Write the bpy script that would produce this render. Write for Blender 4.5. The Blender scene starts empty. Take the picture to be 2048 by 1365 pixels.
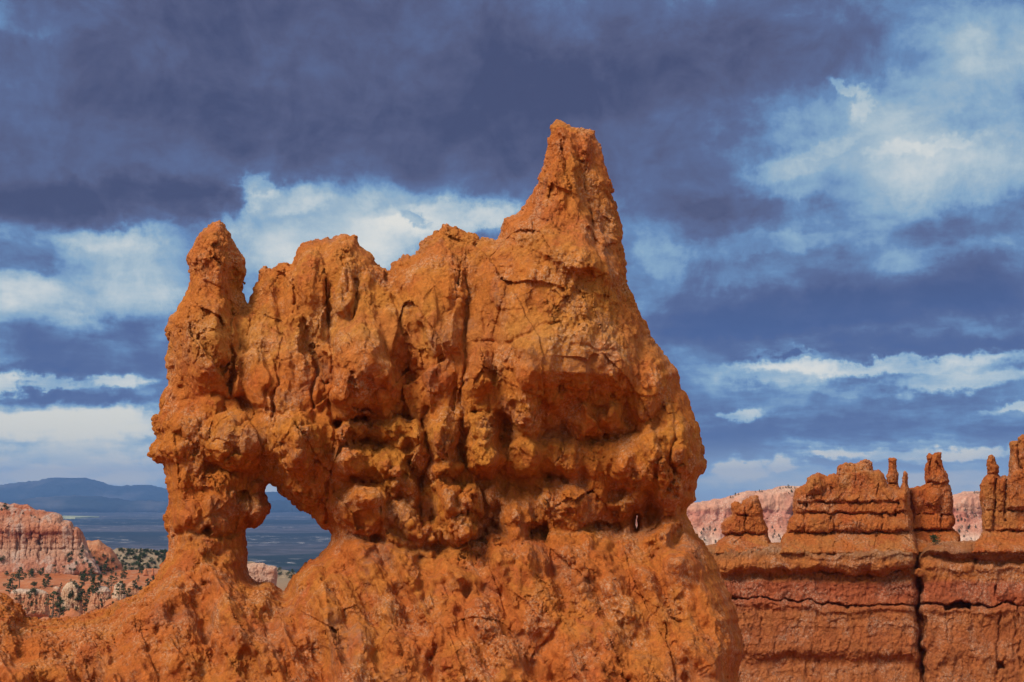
import bpy, math, random, time
import numpy as np
import openvdb

C = bpy.context.scene.collection
T00 = time.time()

# ------------------------------------------------------------------ camera, sky, sun, exposure
F = 1990.0                                   # focal length in pixels of the 2048 wide photograph
HORIZON = 985.0
PITCH = math.atan((HORIZON - 682.5) / F)
cam_d = bpy.data.cameras.new('camera')
cam_d.sensor_width = 36.0
cam_d.lens = 36.0 * F / 2048.0
cam_d.clip_start = 0.1
cam_d.clip_end = 60000.0
cam = bpy.data.objects.new('camera', cam_d)
C.objects.link(cam)
cam.location = (0, 0, 0)
cam.rotation_euler = (math.pi / 2 + PITCH, 0, 0)
bpy.context.scene.camera = cam

SUN_EL, SUN_AZ = 43.0, -138.0                # azimuth from +y towards +x, degrees: behind the camera, on its left
sun_d = bpy.data.lights.new('sun', 'SUN')
sun_d.energy = 1.5
sun_d.angle = math.radians(18)
sun_d.color = (1.0, 0.91, 0.77)
sun = bpy.data.objects.new('sun', sun_d)
C.objects.link(sun)
sun.rotation_euler = (math.radians(90 - SUN_EL), 0, math.radians(180 - SUN_AZ))
EXPOSURE = 1.35


def view_setup():
    s = bpy.context.scene
    s.view_settings.view_transform = 'Standard'
    s.view_settings.look = 'None'
    s.view_settings.exposure = EXPOSURE
    s.view_settings.gamma = 1.0
    s.cycles.use_denoising = True
    s.cycles.denoiser = 'OPENIMAGEDENOISE'
    s.cycles.denoising_input_passes = 'RGB_ALBEDO_NORMAL'
    s.cycles.denoising_prefilter = 'ACCURATE'
    s.cycles.max_bounces = 4
    s.cycles.diffuse_bounces = 3
    s.cycles.volume_bounces = 0
    s.cycles.transparent_max_bounces = 4
    s.cycles.sample_clamp_indirect = 4.0


view_setup()


def ray(u, v):
    """unit-y ray through a photo pixel: multiply by the distance y to get a point"""
    u = np.asarray(u, float); v = np.asarray(v, float)
    a = (u - 1024.0) / F
    b = (682.5 - v) / F
    cp, sp = math.cos(PITCH), math.sin(PITCH)
    dx = a
    dy = cp - b * sp
    dz = sp + b * cp
    return dx / dy, dz / dy


def at(u, v, y):
    x, z = ray(u, v)
    return float(x * y), float(y), float(z * y)


def azel(u, v):
    x, z = ray(u, v)
    return math.degrees(math.atan2(x, 1.0)), math.degrees(math.atan2(z, math.hypot(x, 1.0)))


# ------------------------------------------------------------------ node helpers
class NT:
    def __init__(self, tree):
        self.t = tree; self.t.nodes.clear()

    def n(self, typ, **kw):
        nd = self.t.nodes.new(typ)
        for k, v in kw.items():
            if k.startswith('i_'):
                key = k[2:]
                key = int(key) if key.isdigit() else key.replace('_', ' ')
                s = nd.inputs[key]
                if isinstance(v, bpy.types.NodeSocket): self.t.links.new(v, s)
                else: s.default_value = v
            else:
                setattr(nd, k, v)
        return nd

    def math(self, op, a, b=0.0, c=0.0, clamp=False):
        nd = self.t.nodes.new('ShaderNodeMath'); nd.operation = op; nd.use_clamp = clamp
        for i, v in enumerate((a, b, c)):
            if isinstance(v, bpy.types.NodeSocket): self.t.links.new(v, nd.inputs[i])
            else: nd.inputs[i].default_value = v
        return nd.outputs[0]

    def vmath(self, op, a, b=(0, 0, 0), c=(0, 0, 0)):
        nd = self.t.nodes.new('ShaderNodeVectorMath'); nd.operation = op
        for i, v in enumerate((a, b, c)):
            if i >= len(nd.inputs): break
            if isinstance(v, bpy.types.NodeSocket): self.t.links.new(v, nd.inputs[i])
            elif i < 3 and nd.inputs[i].type == 'VECTOR': nd.inputs[i].default_value = v
        return nd.outputs[0]

    def noise(self, vec, scale, detail=4, rough=0.55, dist=0.0, col=False, typ='FBM', lac=2.0):
        nd = self.t.nodes.new('ShaderNodeTexNoise')
        nd.noise_type = typ
        self.t.links.new(vec, nd.inputs['Vector'])
        nd.inputs['Scale'].default_value = scale
        nd.inputs['Detail'].default_value = detail
        nd.inputs['Roughness'].default_value = rough
        nd.inputs['Distortion'].default_value = dist
        nd.inputs['Lacunarity'].default_value = lac
        return nd.outputs['Color' if col else 'Fac']

    def ramp(self, fac, stops, interp='LINEAR'):
        nd = self.t.nodes.new('ShaderNodeValToRGB')
        nd.color_ramp.interpolation = interp
        el = nd.color_ramp.elements
        while len(el) > 1: el.remove(el[-1])
        el[0].position = stops[0][0]; el[0].color = tuple(stops[0][1]) + (1,) if len(stops[0][1]) == 3 else stops[0][1]
        for p, c in stops[1:]:
            e = el.new(p); e.color = tuple(c) + (1,) if len(c) == 3 else c
        self.t.links.new(fac, nd.inputs[0])
        return nd.outputs[0]

    def mapr(self, x, a, b, c=0.0, d=1.0, smooth=False):
        nd = self.t.nodes.new('ShaderNodeMapRange')
        nd.interpolation_type = 'SMOOTHSTEP' if smooth else 'LINEAR'
        self.t.links.new(x, nd.inputs[0])
        for i, v in enumerate((a, b, c, d)): nd.inputs[i + 1].default_value = v
        return nd.outputs[0]

    def mix(self, fac, a, b, blend='MIX'):
        nd = self.t.nodes.new('ShaderNodeMix'); nd.data_type = 'RGBA'; nd.blend_type = blend
        for k, v in ((0, fac), (6, a), (7, b)):
            if isinstance(v, bpy.types.NodeSocket): self.t.links.new(v, nd.inputs[k])
            else: nd.inputs[k].default_value = v if k == 0 else (tuple(v) + (1,) if len(v) == 3 else v)
        return nd.outputs[2]


def srgb(r, g, b):
    f = lambda c: (c / 255 / 12.92) if c / 255 <= 0.04045 else ((c / 255 + 0.055) / 1.055) ** 2.4
    return (f(r), f(g), f(b))


# ------------------------------------------------------------------ the clouded sky (world)
def build_world():
    w = bpy.data.worlds.new('World'); bpy.context.scene.world = w
    w.use_nodes = True
    nt = NT(w.node_tree); N = nt
    tc = N.n('ShaderNodeTexCoord').outputs['Generated']
    nrm = N.vmath('NORMALIZE', tc)
    sep = N.n('ShaderNodeSeparateXYZ', i_0=nrm)
    x, y, z = sep.outputs
    az = N.math('MULTIPLY', N.math('ARCTAN2', x, y), 180 / math.pi)
    el = N.math('MULTIPLY', N.math('ARCSINE', z), 180 / math.pi)
    P = N.n('ShaderNodeCombineXYZ', i_0=az, i_1=el, i_2=0.0).outputs[0]
    # cloud-deck coordinates: flat layer overhead, so that the pattern squeezes towards the horizon
    zz = N.math('ADD', N.math('MAXIMUM', z, 0.0), 0.16)
    deck = N.n('ShaderNodeCombineXYZ', i_0=N.math('DIVIDE', x, zz), i_1=N.math('DIVIDE', y, zz), i_2=0.0).outputs[0]
    w1 = N.noise(deck, 1.5, 5, 0.55, col=True)
    w2 = N.noise(P, 0.35, 8, 0.66, col=True)
    o1 = N.vmath('MULTIPLY', N.vmath('SUBTRACT', w1, (.5, .5, .5)), (6.0, 3.0, 0))
    o2 = N.vmath('MULTIPLY', N.vmath('SUBTRACT', w2, (.5, .5, .5)), (4.0, 2.2, 0))
    w3 = N.noise(P, 1.1, 6, 0.65, col=True)
    o3 = N.vmath('MULTIPLY', N.vmath('SUBTRACT', w3, (.5, .5, .5)), (1.8, 1.2, 0))
    ws = N.vmath('SCALE', N.vmath('ADD', o3, N.vmath('ADD', o1, o2)))
    N.t.links.new(N.mapr(el, 1.0, 8.0, 0.62, 1.0), ws.node.inputs['Scale'])
    Q = N.vmath('ADD', P, ws)
    acc = None
    px = 57.3 / F
    for (u, v, ru, rv, amp, rot) in SKY_BLOBS:
        a, e = azel(u, v)
        mp = N.n('ShaderNodeMapping', vector_type='TEXTURE')
        N.t.links.new(Q, mp.inputs[0])
        mp.inputs['Location'].default_value = (a, e, 0)
        mp.inputs['Rotation'].default_value = (0, 0, math.radians(rot))
        mp.inputs['Scale'].default_value = (ru * px * 1.5, rv * px * 1.5, 1)
        g = N.n('ShaderNodeTexGradient', gradient_type='QUADRATIC_SPHERE')
        N.t.links.new(mp.outputs[0], g.inputs[0])
        s = N.mapr(g.outputs['Fac'], 0.0, 0.46, 0.0, 1.0, smooth=True)
        acc = N.math('MULTIPLY_ADD', s, amp, 0.34 if acc is None else acc)
    # fine cloud texture
    n1 = N.noise(deck, 3.2, 10, 0.64, 0.2)
    n2 = N.noise(P, 0.22, 10, 0.66, 0.35)
    st = N.vmath('MULTIPLY', P, (0.10, 0.55, 1))
    n3 = N.noise(st, 1.0, 7, 0.6, 0.3)
    lowmask = N.mapr(el, 2.0, 14.0, 1.0, 0.0, smooth=True)
    tex = N.math('ADD', N.math('MULTIPLY', N.math('SUBTRACT', n1, 0.5), 0.50),
                 N.math('MULTIPLY', N.math('SUBTRACT', n2, 0.5), 0.66))
    tex = N.math('ADD', tex, N.math('MULTIPLY', N.math('MULTIPLY', N.math('SUBTRACT', n3, 0.5), lowmask), 0.55))
    B = N.math('ADD', acc, tex)
    col = N.ramp(B, [(0.00, srgb(70, 77, 112)), (0.12, srgb(85, 91, 125)), (0.26, srgb(92, 107, 148)),
                     (0.40, srgb(106, 141, 186)), (0.52, srgb(144, 179, 208)), (0.66, srgb(188, 210, 222)),
                     (0.86, srgb(236, 240, 236)), (1.0, srgb(252, 250, 240))])
    # the lower decks are seen through more blue air
    deep = N.math('MULTIPLY', N.mapr(el, 15.0, 8.0, 0.0, 0.7, smooth=True), N.mapr(B, 0.40, 0.10, 0.0, 1.0))
    col = N.mix(deep, col, srgb(70, 98, 156))
    # warm tint of the bright clouds low over the horizon
    warm = N.math('MULTIPLY', N.mapr(el, 1.0, 9.0, 1.0, 0.0, smooth=True), N.mapr(B, 0.6, 0.95, 0.0, 1.0))
    col = N.mix(N.math('MULTIPLY', warm, 0.7), col, (1.0, 0.92, 0.70))
    col = N.mix(N.math('MULTIPLY', N.mapr(el, 0.2, 3.2, 0.6, 0.0, smooth=True), N.mapr(B, 0.6, 0.85, 1.0, 0.0)), col, (0.62, 0.74, 0.80))
    # the deck right overhead and behind the camera is thinner and brighter
    back = N.math('MAXIMUM', N.mapr(el, 34.0, 62.0, 0.0, 1.0, smooth=True), N.mapr(y, 0.45, -0.25, 0.0, 1.0, smooth=True))
    thin = N.ramp(N.noise(deck, 1.2, 6, 0.55), [(0.3, (0.36, 0.38, 0.42)), (0.7, (0.86, 0.85, 0.82))])
    col = N.mix(back, col, thin)
    # ground half of the sphere
    col = N.mix(N.mapr(el, -1.0, -6.0, 0.0, 1.0, smooth=True), col, (0.10, 0.07, 0.06))
    sky = N.n('ShaderNodeTexSky', sky_type='NISHITA')
    sky.sun_disc = False
    sky.sun_elevation = math.radians(SUN_EL)
    sky.sun_rotation = math.radians(SUN_AZ)
    sky.altitude = 2400
    skyc = N.vmath('SCALE', sky.outputs[0]); skyc.node.inputs['Scale'].default_value = 0.05
    thinner = N.mapr(B, 0.42, 0.6, 0.04, 0.22)
    col = N.mix(thinner, col, skyc)
    comp = N.vmath('SCALE', col); comp.node.inputs['Scale'].default_value = 1.0 / (2 ** EXPOSURE)
    bg = N.n('ShaderNodeBackground', i_Color=comp, i_Strength=1.0)
    out = N.n('ShaderNodeOutputWorld', i_Surface=bg.outputs[0])
    w.cycles.sampling_method = 'MANUAL'
    w.cycles.sample_map_resolution = 512


# u, v (photo pixels), half axes, brightness step, tilt in degrees
SKY_BLOBS = [
    # the dark deck over the top and its edge on the left
    (700, 120, 900, 190, -0.20, 0), (300, 300, 620, 150, -0.16, 3), (1250, 260, 420, 190, -0.16, 0),
    (250, 400, 350, 60, -0.20, 6), (60, 505, 140, 44, -0.24, 0), (400, 400, 130, 45, -0.08, 0),
    (900, 330, 260, 70, -0.10, 0), (1560, 60, 320, 120, -0.10, 0),
    (60, 20, 160, 40, 0.12, 0),
    # the bright opening behind the spires
    (650, 460, 260, 135, 0.40, 0), (560, 385, 100, 36, 0.24, 20), (900, 430, 175, 62, 0.32, 0), (980, 425, 60, 28, 0.12, 0),
    (760, 470, 120, 60, 0.08, 0), (770, 405, 70, 22, -0.14, 10), (510, 360, 45, 26, 0.22, 0), (825, 432, 46, 20, -0.36, -25), (690, 560, 160, 80, 0.10, 0),
    (980, 470, 40, 20, -0.2, 0),
    # left middle
    (170, 540, 280, 100, 0.27, 0), (250, 480, 90, 30, 0.12, 0), (60, 600, 120, 60, 0.16, 0), (280, 590, 80, 60, 0.10, 0),
    (230, 700, 190, 50, -0.06, 0), (60, 720, 90, 40, -0.05, 0),
    (225, 768, 60, 17, 0.42, 4), (100, 775, 60, 12, 0.30, 0), (15, 775, 30, 22, 0.40, 0), (60, 745, 80, 14, -0.12, 0),
    (180, 802, 200, 11, -0.10, 0), (140, 855, 250, 40, 0.62, 0), (20, 850, 90, 34, 0.12, 0), (250, 835, 60, 20, 0.15, 0),
    (150, 930, 260, 40, 0.44, 0), (560, 965, 100, 40, 0.5, 0), (140, 965, 300, 20, 0.2, 0),
    # right: pale mass, white spot
    (1720, 310, 320, 140, 0.18, -8), (1930, 200, 260, 160, 0.15, 0), (1680, 175, 50, 16, 0.20, -25), (1715, 215, 34, 26, 0.16, 30), (1860, 275, 130, 16, 0.12, 8), (1640, 290, 110, 14, 0.10, 6), (1560, 330, 120, 26, 0.10, 5),
    (2000, 60, 120, 90, 0.12, 0), (1980, 330, 160, 90, 0.14, 0), (1420, 340, 150, 60, 0.10, 0), (1850, 120, 150, 30, -0.06, 0),
    # dark / pale bands down the right
    (1480, 420, 230, 34, -0.12, 0), (1950, 440, 220, 40, -0.06, 0), (1520, 490, 240, 26, 0.12, 3), (1900, 500, 200, 24, 0.06, 0),
    (1320, 520, 60, 80, 0.10, 0),
    (1700, 610, 420, 60, -0.24, 2), (1500, 640, 230, 50, -0.12, 0), (1850, 690, 330, 28, -0.18, 0), (1980, 560, 140, 60, -0.10, 0),
    (1760, 725, 330, 20, 0.40, 0), (1600, 705, 110, 11, 0.20, 0), (1930, 752, 150, 22, 0.34, 0), (1560, 750, 160, 26, 0.22, 0),
    (1560, 707, 32, 8, -0.35, 0), (1750, 775, 200, 14, 0.10, 0),
    (1460, 828, 50, 12, 0.30, 0), (2040, 815, 60, 10, 0.30, 0), (1650, 850, 330, 28, -0.10, 0), (1900, 870, 250, 20, -0.06, 0),
    (1450, 935, 44, 18, 0.62, 0), (1505, 938, 46, 20, 0.55, 0), (1575, 930, 38, 16, 0.55, 0), (1680, 902, 80, 14, 0.50, 0), (1640, 905, 36, 8, 0.16, 0),
    (1820, 905, 120, 13, 0.34, 0), (1950, 905, 70, 12, 0.44, 0), (1620, 968, 320, 34, 0.34, 0), (1930, 970, 170, 44, 0.34, 0), (1440, 960, 80, 14, 0.14, 0),
    (1750, 885, 200, 8, 0.12, 0),
]
build_world()


# ------------------------------------------------------------------ numpy noise
def _h(ix, iy, iz, seed):
    h = ix.astype(np.uint32) * np.uint32(374761393) + iy.astype(np.uint32) * np.uint32(668265263) \
        + iz.astype(np.uint32) * np.uint32(2147483647) + np.uint32((seed * 144665) & 0xffffffff)
    h = (h ^ (h >> np.uint32(13))) * np.uint32(1274126177)
    h = (h ^ (h >> np.uint32(15))) * np.uint32(2246822519)
    return h ^ (h >> np.uint32(16))


def _chunks(fn, p, *a, n=60000):
    outs = [fn(p[i:i + n], *a) for i in range(0, len(p), n)]
    if isinstance(outs[0], tuple):
        return tuple(np.concatenate([o[k] for o in outs]) for k in range(len(outs[0])))
    return np.concatenate(outs)


def _perlin(p, seed):
    p = p.astype(np.float32)
    f = np.floor(p); i = f.astype(np.int64); t = p - f
    s = t * t * t * (t * (t * 6 - 15) + 10)
    r = np.zeros(len(p), np.float32)
    for dx in (0, 1):
        wx = s[:, 0] if dx else 1 - s[:, 0]
        for dy in (0, 1):
            wy = s[:, 1] if dy else 1 - s[:, 1]
            for dz in (0, 1):
                wz = s[:, 2] if dz else 1 - s[:, 2]
                h = _h(i[:, 0] + dx, i[:, 1] + dy, i[:, 2] + dz, seed)
                gx = (h & np.uint32(1023)).astype(np.float32) / 511.5 - 1
                gy = ((h >> np.uint32(10)) & np.uint32(1023)).astype(np.float32) / 511.5 - 1
                gz = ((h >> np.uint32(20)) & np.uint32(1023)).astype(np.float32) / 511.5 - 1
                r += wx * wy * wz * (gx * (t[:, 0] - dx) + gy * (t[:, 1] - dy) + gz * (t[:, 2] - dz))
    return r * 1.3


def perlin(p, seed=0): return _chunks(_perlin, p, seed)


def fbm(p, octs=4, gain=0.5, seed=0, ridged=False):
    r = np.zeros(len(p), np.float32); a = 1.0; q = p.astype(np.float32)
    for k in range(octs):
        n = perlin(q, seed + k * 17)
        r += a * ((0.5 - np.abs(n)) * 1.6 if ridged else n)
        a *= gain; q = q * 2.03 + 7.3
    return r


def _worley(p, seed):
    """F1, F2, random value of the cell, random plane through the cell: (offset . random normal)"""
    p = p.astype(np.float32)
    f = np.floor(p); i = f.astype(np.int64); t = p - f
    n = len(p)
    d1 = np.full(n, 9e9, np.float32); d2 = np.full(n, 9e9, np.float32)
    rnd = np.zeros(n, np.float32); pl = np.zeros(n, np.float32)
    k = np.float32(1 / 1023.0)
    for dx in (-1, 0, 1):
        for dy in (-1, 0, 1):
            for dz in (-1, 0, 1):
                h = _h(i[:, 0] + dx, i[:, 1] + dy, i[:, 2] + dz, seed)
                ox = dx + (h & np.uint32(1023)).astype(np.float32) * k - t[:, 0]
                oy = dy + ((h >> np.uint32(10)) & np.uint32(1023)).astype(np.float32) * k - t[:, 1]
                oz = dz + ((h >> np.uint32(20)) & np.uint32(1023)).astype(np.float32) * k - t[:, 2]
                d = ox * ox + oy * oy + oz * oz
                near = d < d1
                d2 = np.where(near, d1, np.minimum(d2, d))
                d1 = np.where(near, d, d1)
                h2 = h * np.uint32(2654435761)
                h2 = h2 ^ (h2 >> np.uint32(15))
                a = ((h2 & np.uint32(1023)).astype(np.float32) * k - .5) * 2
                b = (((h2 >> np.uint32(10)) & np.uint32(1023)).astype(np.float32) * k - .5) * 2
                c = (((h2 >> np.uint32(20)) & np.uint32(1023)).astype(np.float32) * k - .5) * 2
                pl = np.where(near, -(a * ox + b * oy + c * oz), pl)
                rnd = np.where(near, c, rnd)
    return np.sqrt(d1), np.sqrt(d2), rnd, pl


def worley(p, seed=0): return _chunks(_worley, p, seed)


def _tet(p, seed):
    """piecewise linear value noise on a tetrahedral lattice: flat facets meeting at crisp creases"""
    p = p.astype(np.float32)
    f = np.floor(p); i = f.astype(np.int64); t = p - f
    n = len(p); order = np.argsort(-t, axis=1); rows = np.arange(n)
    ts = np.take_along_axis(t, order, 1)
    c = i.copy()
    val = lambda q: (_h(q[:, 0], q[:, 1], q[:, 2], seed) & np.uint32(4095)).astype(np.float32) / 2047.5 - 1
    r = (1 - ts[:, 0]) * val(c)
    for k in range(3):
        c[rows, order[:, k]] += 1
        w = ts[:, k] - (ts[:, k + 1] if k < 2 else 0)
        r += w * val(c)
    return r


ROT = np.array([[0.36, 0.48, -0.80], [-0.80, 0.60, 0.0], [0.48, 0.64, 0.60]], np.float32)


def tet(p, seed=0):
    return _chunks(_tet, (p.astype(np.float32) @ ROT.T) + seed * 3.7, seed)



# ------------------------------------------------------------------ relief fields on a photo-pixel grid
class Field:
    def __init__(s, outline, holes, u0, u1, v0, v1, g):
        s.g = g
        s.us = np.arange(u0, u1 + g, g, dtype=np.float32); s.vs = np.arange(v0, v1 + g, g, dtype=np.float32)
        s.U, s.V = np.meshgrid(s.us, s.vs, indexing='ij')
        s.d = s.sdf(outline)
        for h in holes: s.d = np.minimum(s.d, -s.sdf(h))
        s.T = np.zeros_like(s.U)
        s.WU, s.WV = s.U, s.V

    def warp(s, amp, scale, seed=5):
        p = np.stack([s.U.ravel() / scale, s.V.ravel() / scale, np.zeros(s.U.size)], 1)
        s.WU = s.U + amp * fbm(p, 3, 0.5, seed).reshape(s.U.shape)
        s.WV = s.V + amp * fbm(p + 31.7, 3, 0.5, seed + 3).reshape(s.U.shape)
        s.WU = s.WU + 0.5 * amp * tet(p * 1.7, seed + 4).reshape(s.U.shape); s.WV = s.WV + 0.5 * amp * tet(p * 1.7 + 11.0, seed + 6).reshape(s.U.shape)

    def sdf(s, poly):
        """signed distance to a polygon, exact near the outline, clamped far inside"""
        P = np.array(poly, np.float32); Q = np.roll(P, -1, 0)
        U, V = s.U, s.V; R = 190.0
        best = np.full(U.shape, R * R, np.float32); inside = np.zeros(U.shape, bool)
        grid = hasattr(s, 'us')
        for (ax, ay), (bx, by) in zip(P, Q):
            w = s.win(min(ax, bx) - R, max(ax, bx) + R, min(ay, by) - R, max(ay, by) + R) if grid else (slice(None), slice(None))
            r = s.win(-1e9, 1e9, min(ay, by) - 3 * s.g, max(ay, by) + 3 * s.g) if grid else w
            ex, ey = bx - ax, by - ay
            L = ex * ex + ey * ey + 1e-9
            Uw, Vw = U[w], V[w]
            t = np.clip(((Uw - ax) * ex + (Vw - ay) * ey) / L, 0, 1)
            best[w] = np.minimum(best[w], (Uw - ax - t * ex) ** 2 + (Vw - ay - t * ey) ** 2)
            if ay != by:
                inside[r] ^= ((ay > V[r]) != (by > V[r])) & (U[r] < (bx - ax) * (V[r] - ay) / (by - ay) + ax)
        d = np.sqrt(best)
        return np.where(inside, d, -d)

    def sample(s, A, p):
        fu = np.clip((p[:, 0] - s.us[0]) / s.g, 0, len(s.us) - 1.001); fv = np.clip((p[:, 1] - s.vs[0]) / s.g, 0, len(s.vs) - 1.001)
        i = fu.astype(int); j = fv.astype(int); a = fu - i; b = fv - j
        return ((A[i, j] * (1 - a) + A[i + 1, j] * a) * (1 - b) + (A[i, j + 1] * (1 - a) + A[i + 1, j + 1] * a) * b).astype(np.float32)

    def win(s, u0, u1, v0, v1):
        i0, i1 = np.searchsorted(s.us, [u0, u1]); j0, j1 = np.searchsorted(s.vs, [v0, v1])
        return slice(max(i0, 0), i1), slice(max(j0, 0), j1)

    def ell(s, cu, cv, ru, rv, h, rot=0.0, p=0.5):
        """a boulder-like cap (p=0.5, crisp rim) or a soft swelling / hollow (p=2)"""
        m = max(ru, rv) + 25
        w = s.win(cu - m, cu + m, cv - m, cv + m)
        du = s.WU[w] - cu; dv = s.WV[w] - cv
        c, sn = math.cos(math.radians(rot)), math.sin(math.radians(rot))
        x = (du * c + dv * sn) / ru; y = (-du * sn + dv * c) / rv
        e = np.clip(1 - x * x - y * y, 0, 1)
        if h > 0 and p < 0.95:
            r = random.Random(int(cu * 7 + cv * 13)); a0 = r.uniform(0, 6.28); rp = np.full(x.shape, -9.0, np.float32)
            for i in range(6):
                t = a0 + (i + r.uniform(-.3, .3)) * 1.047
                rp = np.maximum(rp, (x * math.cos(t) + y * math.sin(t)) / r.uniform(.78, 1.0))
            poly = np.clip((1 - rp) / r.uniform(.45, .75), 0, 1)
            g1, g2 = r.uniform(-.3, .3), r.uniform(-.35, .2)
            s.T[w] += h * (0.62 * poly * (1 + g1 * x + g2 * y) + 0.38 * e ** p)
            return
        s.T[w] += h * e ** p

    def pts3(s, sq=(1, 1), shear=0.0, off=0.0):
        return np.stack([(s.U - shear * s.V).ravel() * sq[0], s.V.ravel() * sq[1], np.full(s.U.size, off)], 1).astype(np.float32)

    def relief(s, kind, sc, amp, seed=1, sq=(1, 1), shear=0.0, warp=0.2, mask=None, oct=4):
        """facets, joints or ribs carved into the face"""
        x = s.pts3(sq, shear) / sc
        if warp: x = x + np.stack([perlin(x * 0.9 + 3.1 * k, 70 + k) for k in range(3)], 1) * warp
        if kind == 'tet': h = tet(x, seed)
        elif kind == 'ridge': h = fbm(x, oct, .5, seed, ridged=True)
        elif kind == 'block':
            f1, f2, rnd, pl = worley(x, seed); h = 0.9 * pl + 0.6 * rnd
        h = h.reshape(s.U.shape) * amp
        s.T += h if mask is None else h * mask

    def groove(s, pts, w, dep, sharp=2.0, brk=0.0):
        P = np.array(pts, np.float32); m = w * 3 + 25
        ww = s.win(P[:, 0].min() - m, P[:, 0].max() + m, P[:, 1].min() - m, P[:, 1].max() + m)
        U, V = s.WU[ww], s.WV[ww]
        best = np.full(U.shape, 1e12, np.float32)
        for (ax, ay), (bx, by) in zip(P[:-1], P[1:]):
            ex, ey = bx - ax, by - ay
            t = np.clip(((U - ax) * ex + (V - ay) * ey) / (ex * ex + ey * ey + 1e-9), 0, 1)
            np.minimum(best, (U - ax - t * ex) ** 2 + (V - ay - t * ey) ** 2, out=best)
        k = 1.0
        if brk:      # the joint opens and closes along its run
            q = np.stack([U.ravel() / (brk * 10), V.ravel() / (brk * 10), np.full(U.size, P[0, 1] * .13)], 1)
            k = np.clip(0.45 + 1.5 * fbm(q, 2, .5, 17).reshape(U.shape), 0, 1.2)
        s.T[ww] -= getattr(s, 'gs', 1.0) * dep * k * np.exp(-(np.sqrt(best) / w) ** sharp)

    def slab(s, poly, h, bevel, gu=0.0, gv=0.0):
        """a raised block with bevelled sides and a tilted face"""
        P = np.array(poly, np.float32)
        w = s.win(P[:, 0].min() - 20, P[:, 0].max() + 20, P[:, 1].min() - 20, P[:, 1].max() + 20)
        sub = object.__new__(Field); sub.U, sub.V = s.WU[w], s.WV[w]
        d = np.clip(Field.sdf(sub, poly) / bevel, 0, 1)
        c = P.mean(0)
        s.T[w] += d * (h + gu * (sub.U - c[0]) + gv * (sub.V - c[1]))

    def lip(s, pts, h, up, sharp=4.0, ends=30.0):
        """an overhanging ledge: rock above the curve sticks out by h, fading over `up`, cut off sharply below it"""
        P = np.array(pts, np.float32)
        line = np.interp(s.WU, P[:, 0], P[:, 1])
        t = line - s.WV
        a = 1 / (1 + np.exp(-np.clip(t / sharp, -30, 30))) * np.exp(-np.clip(t, 0, None) / up)
        e = np.clip((s.WU - P[0, 0]) / ends, 0, 1) * np.clip((P[-1, 0] - s.WU) / ends, 0, 1)
        s.T += h * a * e


def ragged(poly, step=5.0, amp=2.0, seed=0):
    """break the straight runs of an outline into small uneven teeth"""
    r = random.Random(seed); out = []
    for (ax, ay), (bx, by) in zip(poly, list(poly[1:]) + [poly[0]]):
        L = math.hypot(bx - ax, by - ay); n = max(1, int(L / step)) if L < 90 else 1
        for i in range(n):
            t = i / n; j = amp if i else amp * 0.35
            out.append((ax + (bx - ax) * t + r.uniform(-j, j), ay + (by - ay) * t + r.uniform(-j, j)))
    return out


def blur(a, n, k=1):
    for _ in range(n):
        a = (np.roll(a, k, 0) + np.roll(a, -k, 0) + 2 * a) / 4
        a = (np.roll(a, k, 1) + np.roll(a, -k, 1) + 2 * a) / 4
    return a


def solid(fl, Tf, Tb, vox):
    """closed surface between the front field Tf and the back field Tb; returns pixel-space verts (u, v, w) and quads"""
    half = 0.5 * (Tf + Tb); cen = 0.5 * (Tf - Tb)
    ins = fl.d > 0
    half = np.where(ins, np.maximum(half, 0.02), np.minimum(fl.d, -0.02)); cen = np.where(ins, cen, 0)
    wmin = -float(Tb[ins].max()) - 4 * vox; wmax = float(Tf[ins].max()) + 4 * vox
    ws = np.arange(wmin, wmax, vox, dtype=np.float32)
    A = np.abs(ws[None, None, :] - cen[:, :, None]); A -= half[:, :, None]
    lim = 3 * vox
    np.clip(A, -lim, lim, out=A)
    A[0] = lim; A[-1] = lim; A[:, 0] = lim; A[:, -1] = lim
    grid = openvdb.FloatGrid(lim)
    grid.copyFromArray(A)
    del A
    pts, quads = grid.convertToQuads(isovalue=0.0)
    pts = np.array(pts, np.float32)
    pts[:, 0] = fl.us[0] + pts[:, 0] * fl.g; pts[:, 1] = fl.vs[0] + pts[:, 1] * fl.g; pts[:, 2] = wmin + pts[:, 2] * vox
    return pts, np.array(quads, np.int32)


def normals(p, q):
    a, b, c, d = (p[q[:, k]] for k in range(4))
    fn = np.cross(c - a, d - b)
    n = np.zeros_like(p)
    for k in range(3):
        for j in range(4):
            n[:, k] += np.bincount(q[:, j], fn[:, k], len(p))
    return n / (np.linalg.norm(n, axis=1, keepdims=True) + 1e-9)


def relax(p, q, it=1, lam=0.5):
    for _ in range(it):
        s = np.zeros_like(p); cnt = np.zeros(len(p), np.float32)
        for j in range(4):
            a = q[:, j]; b = q[:, (j + 1) % 4]
            for k in range(3):
                s[:, k] += np.bincount(a, p[b, k], len(p)) + np.bincount(b, p[a, k], len(p))
            cnt += np.bincount(a, minlength=len(p)) + np.bincount(b, minlength=len(p))
        p = p + lam * (s / np.maximum(cnt, 1)[:, None] - p)
    return p


def to_world(p, Y0):
    x, z = ray(p[:, 0], p[:, 1])
    y = Y0 - p[:, 2] * (Y0 / F)
    return np.stack([x * y, y, z * y], 1)


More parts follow.
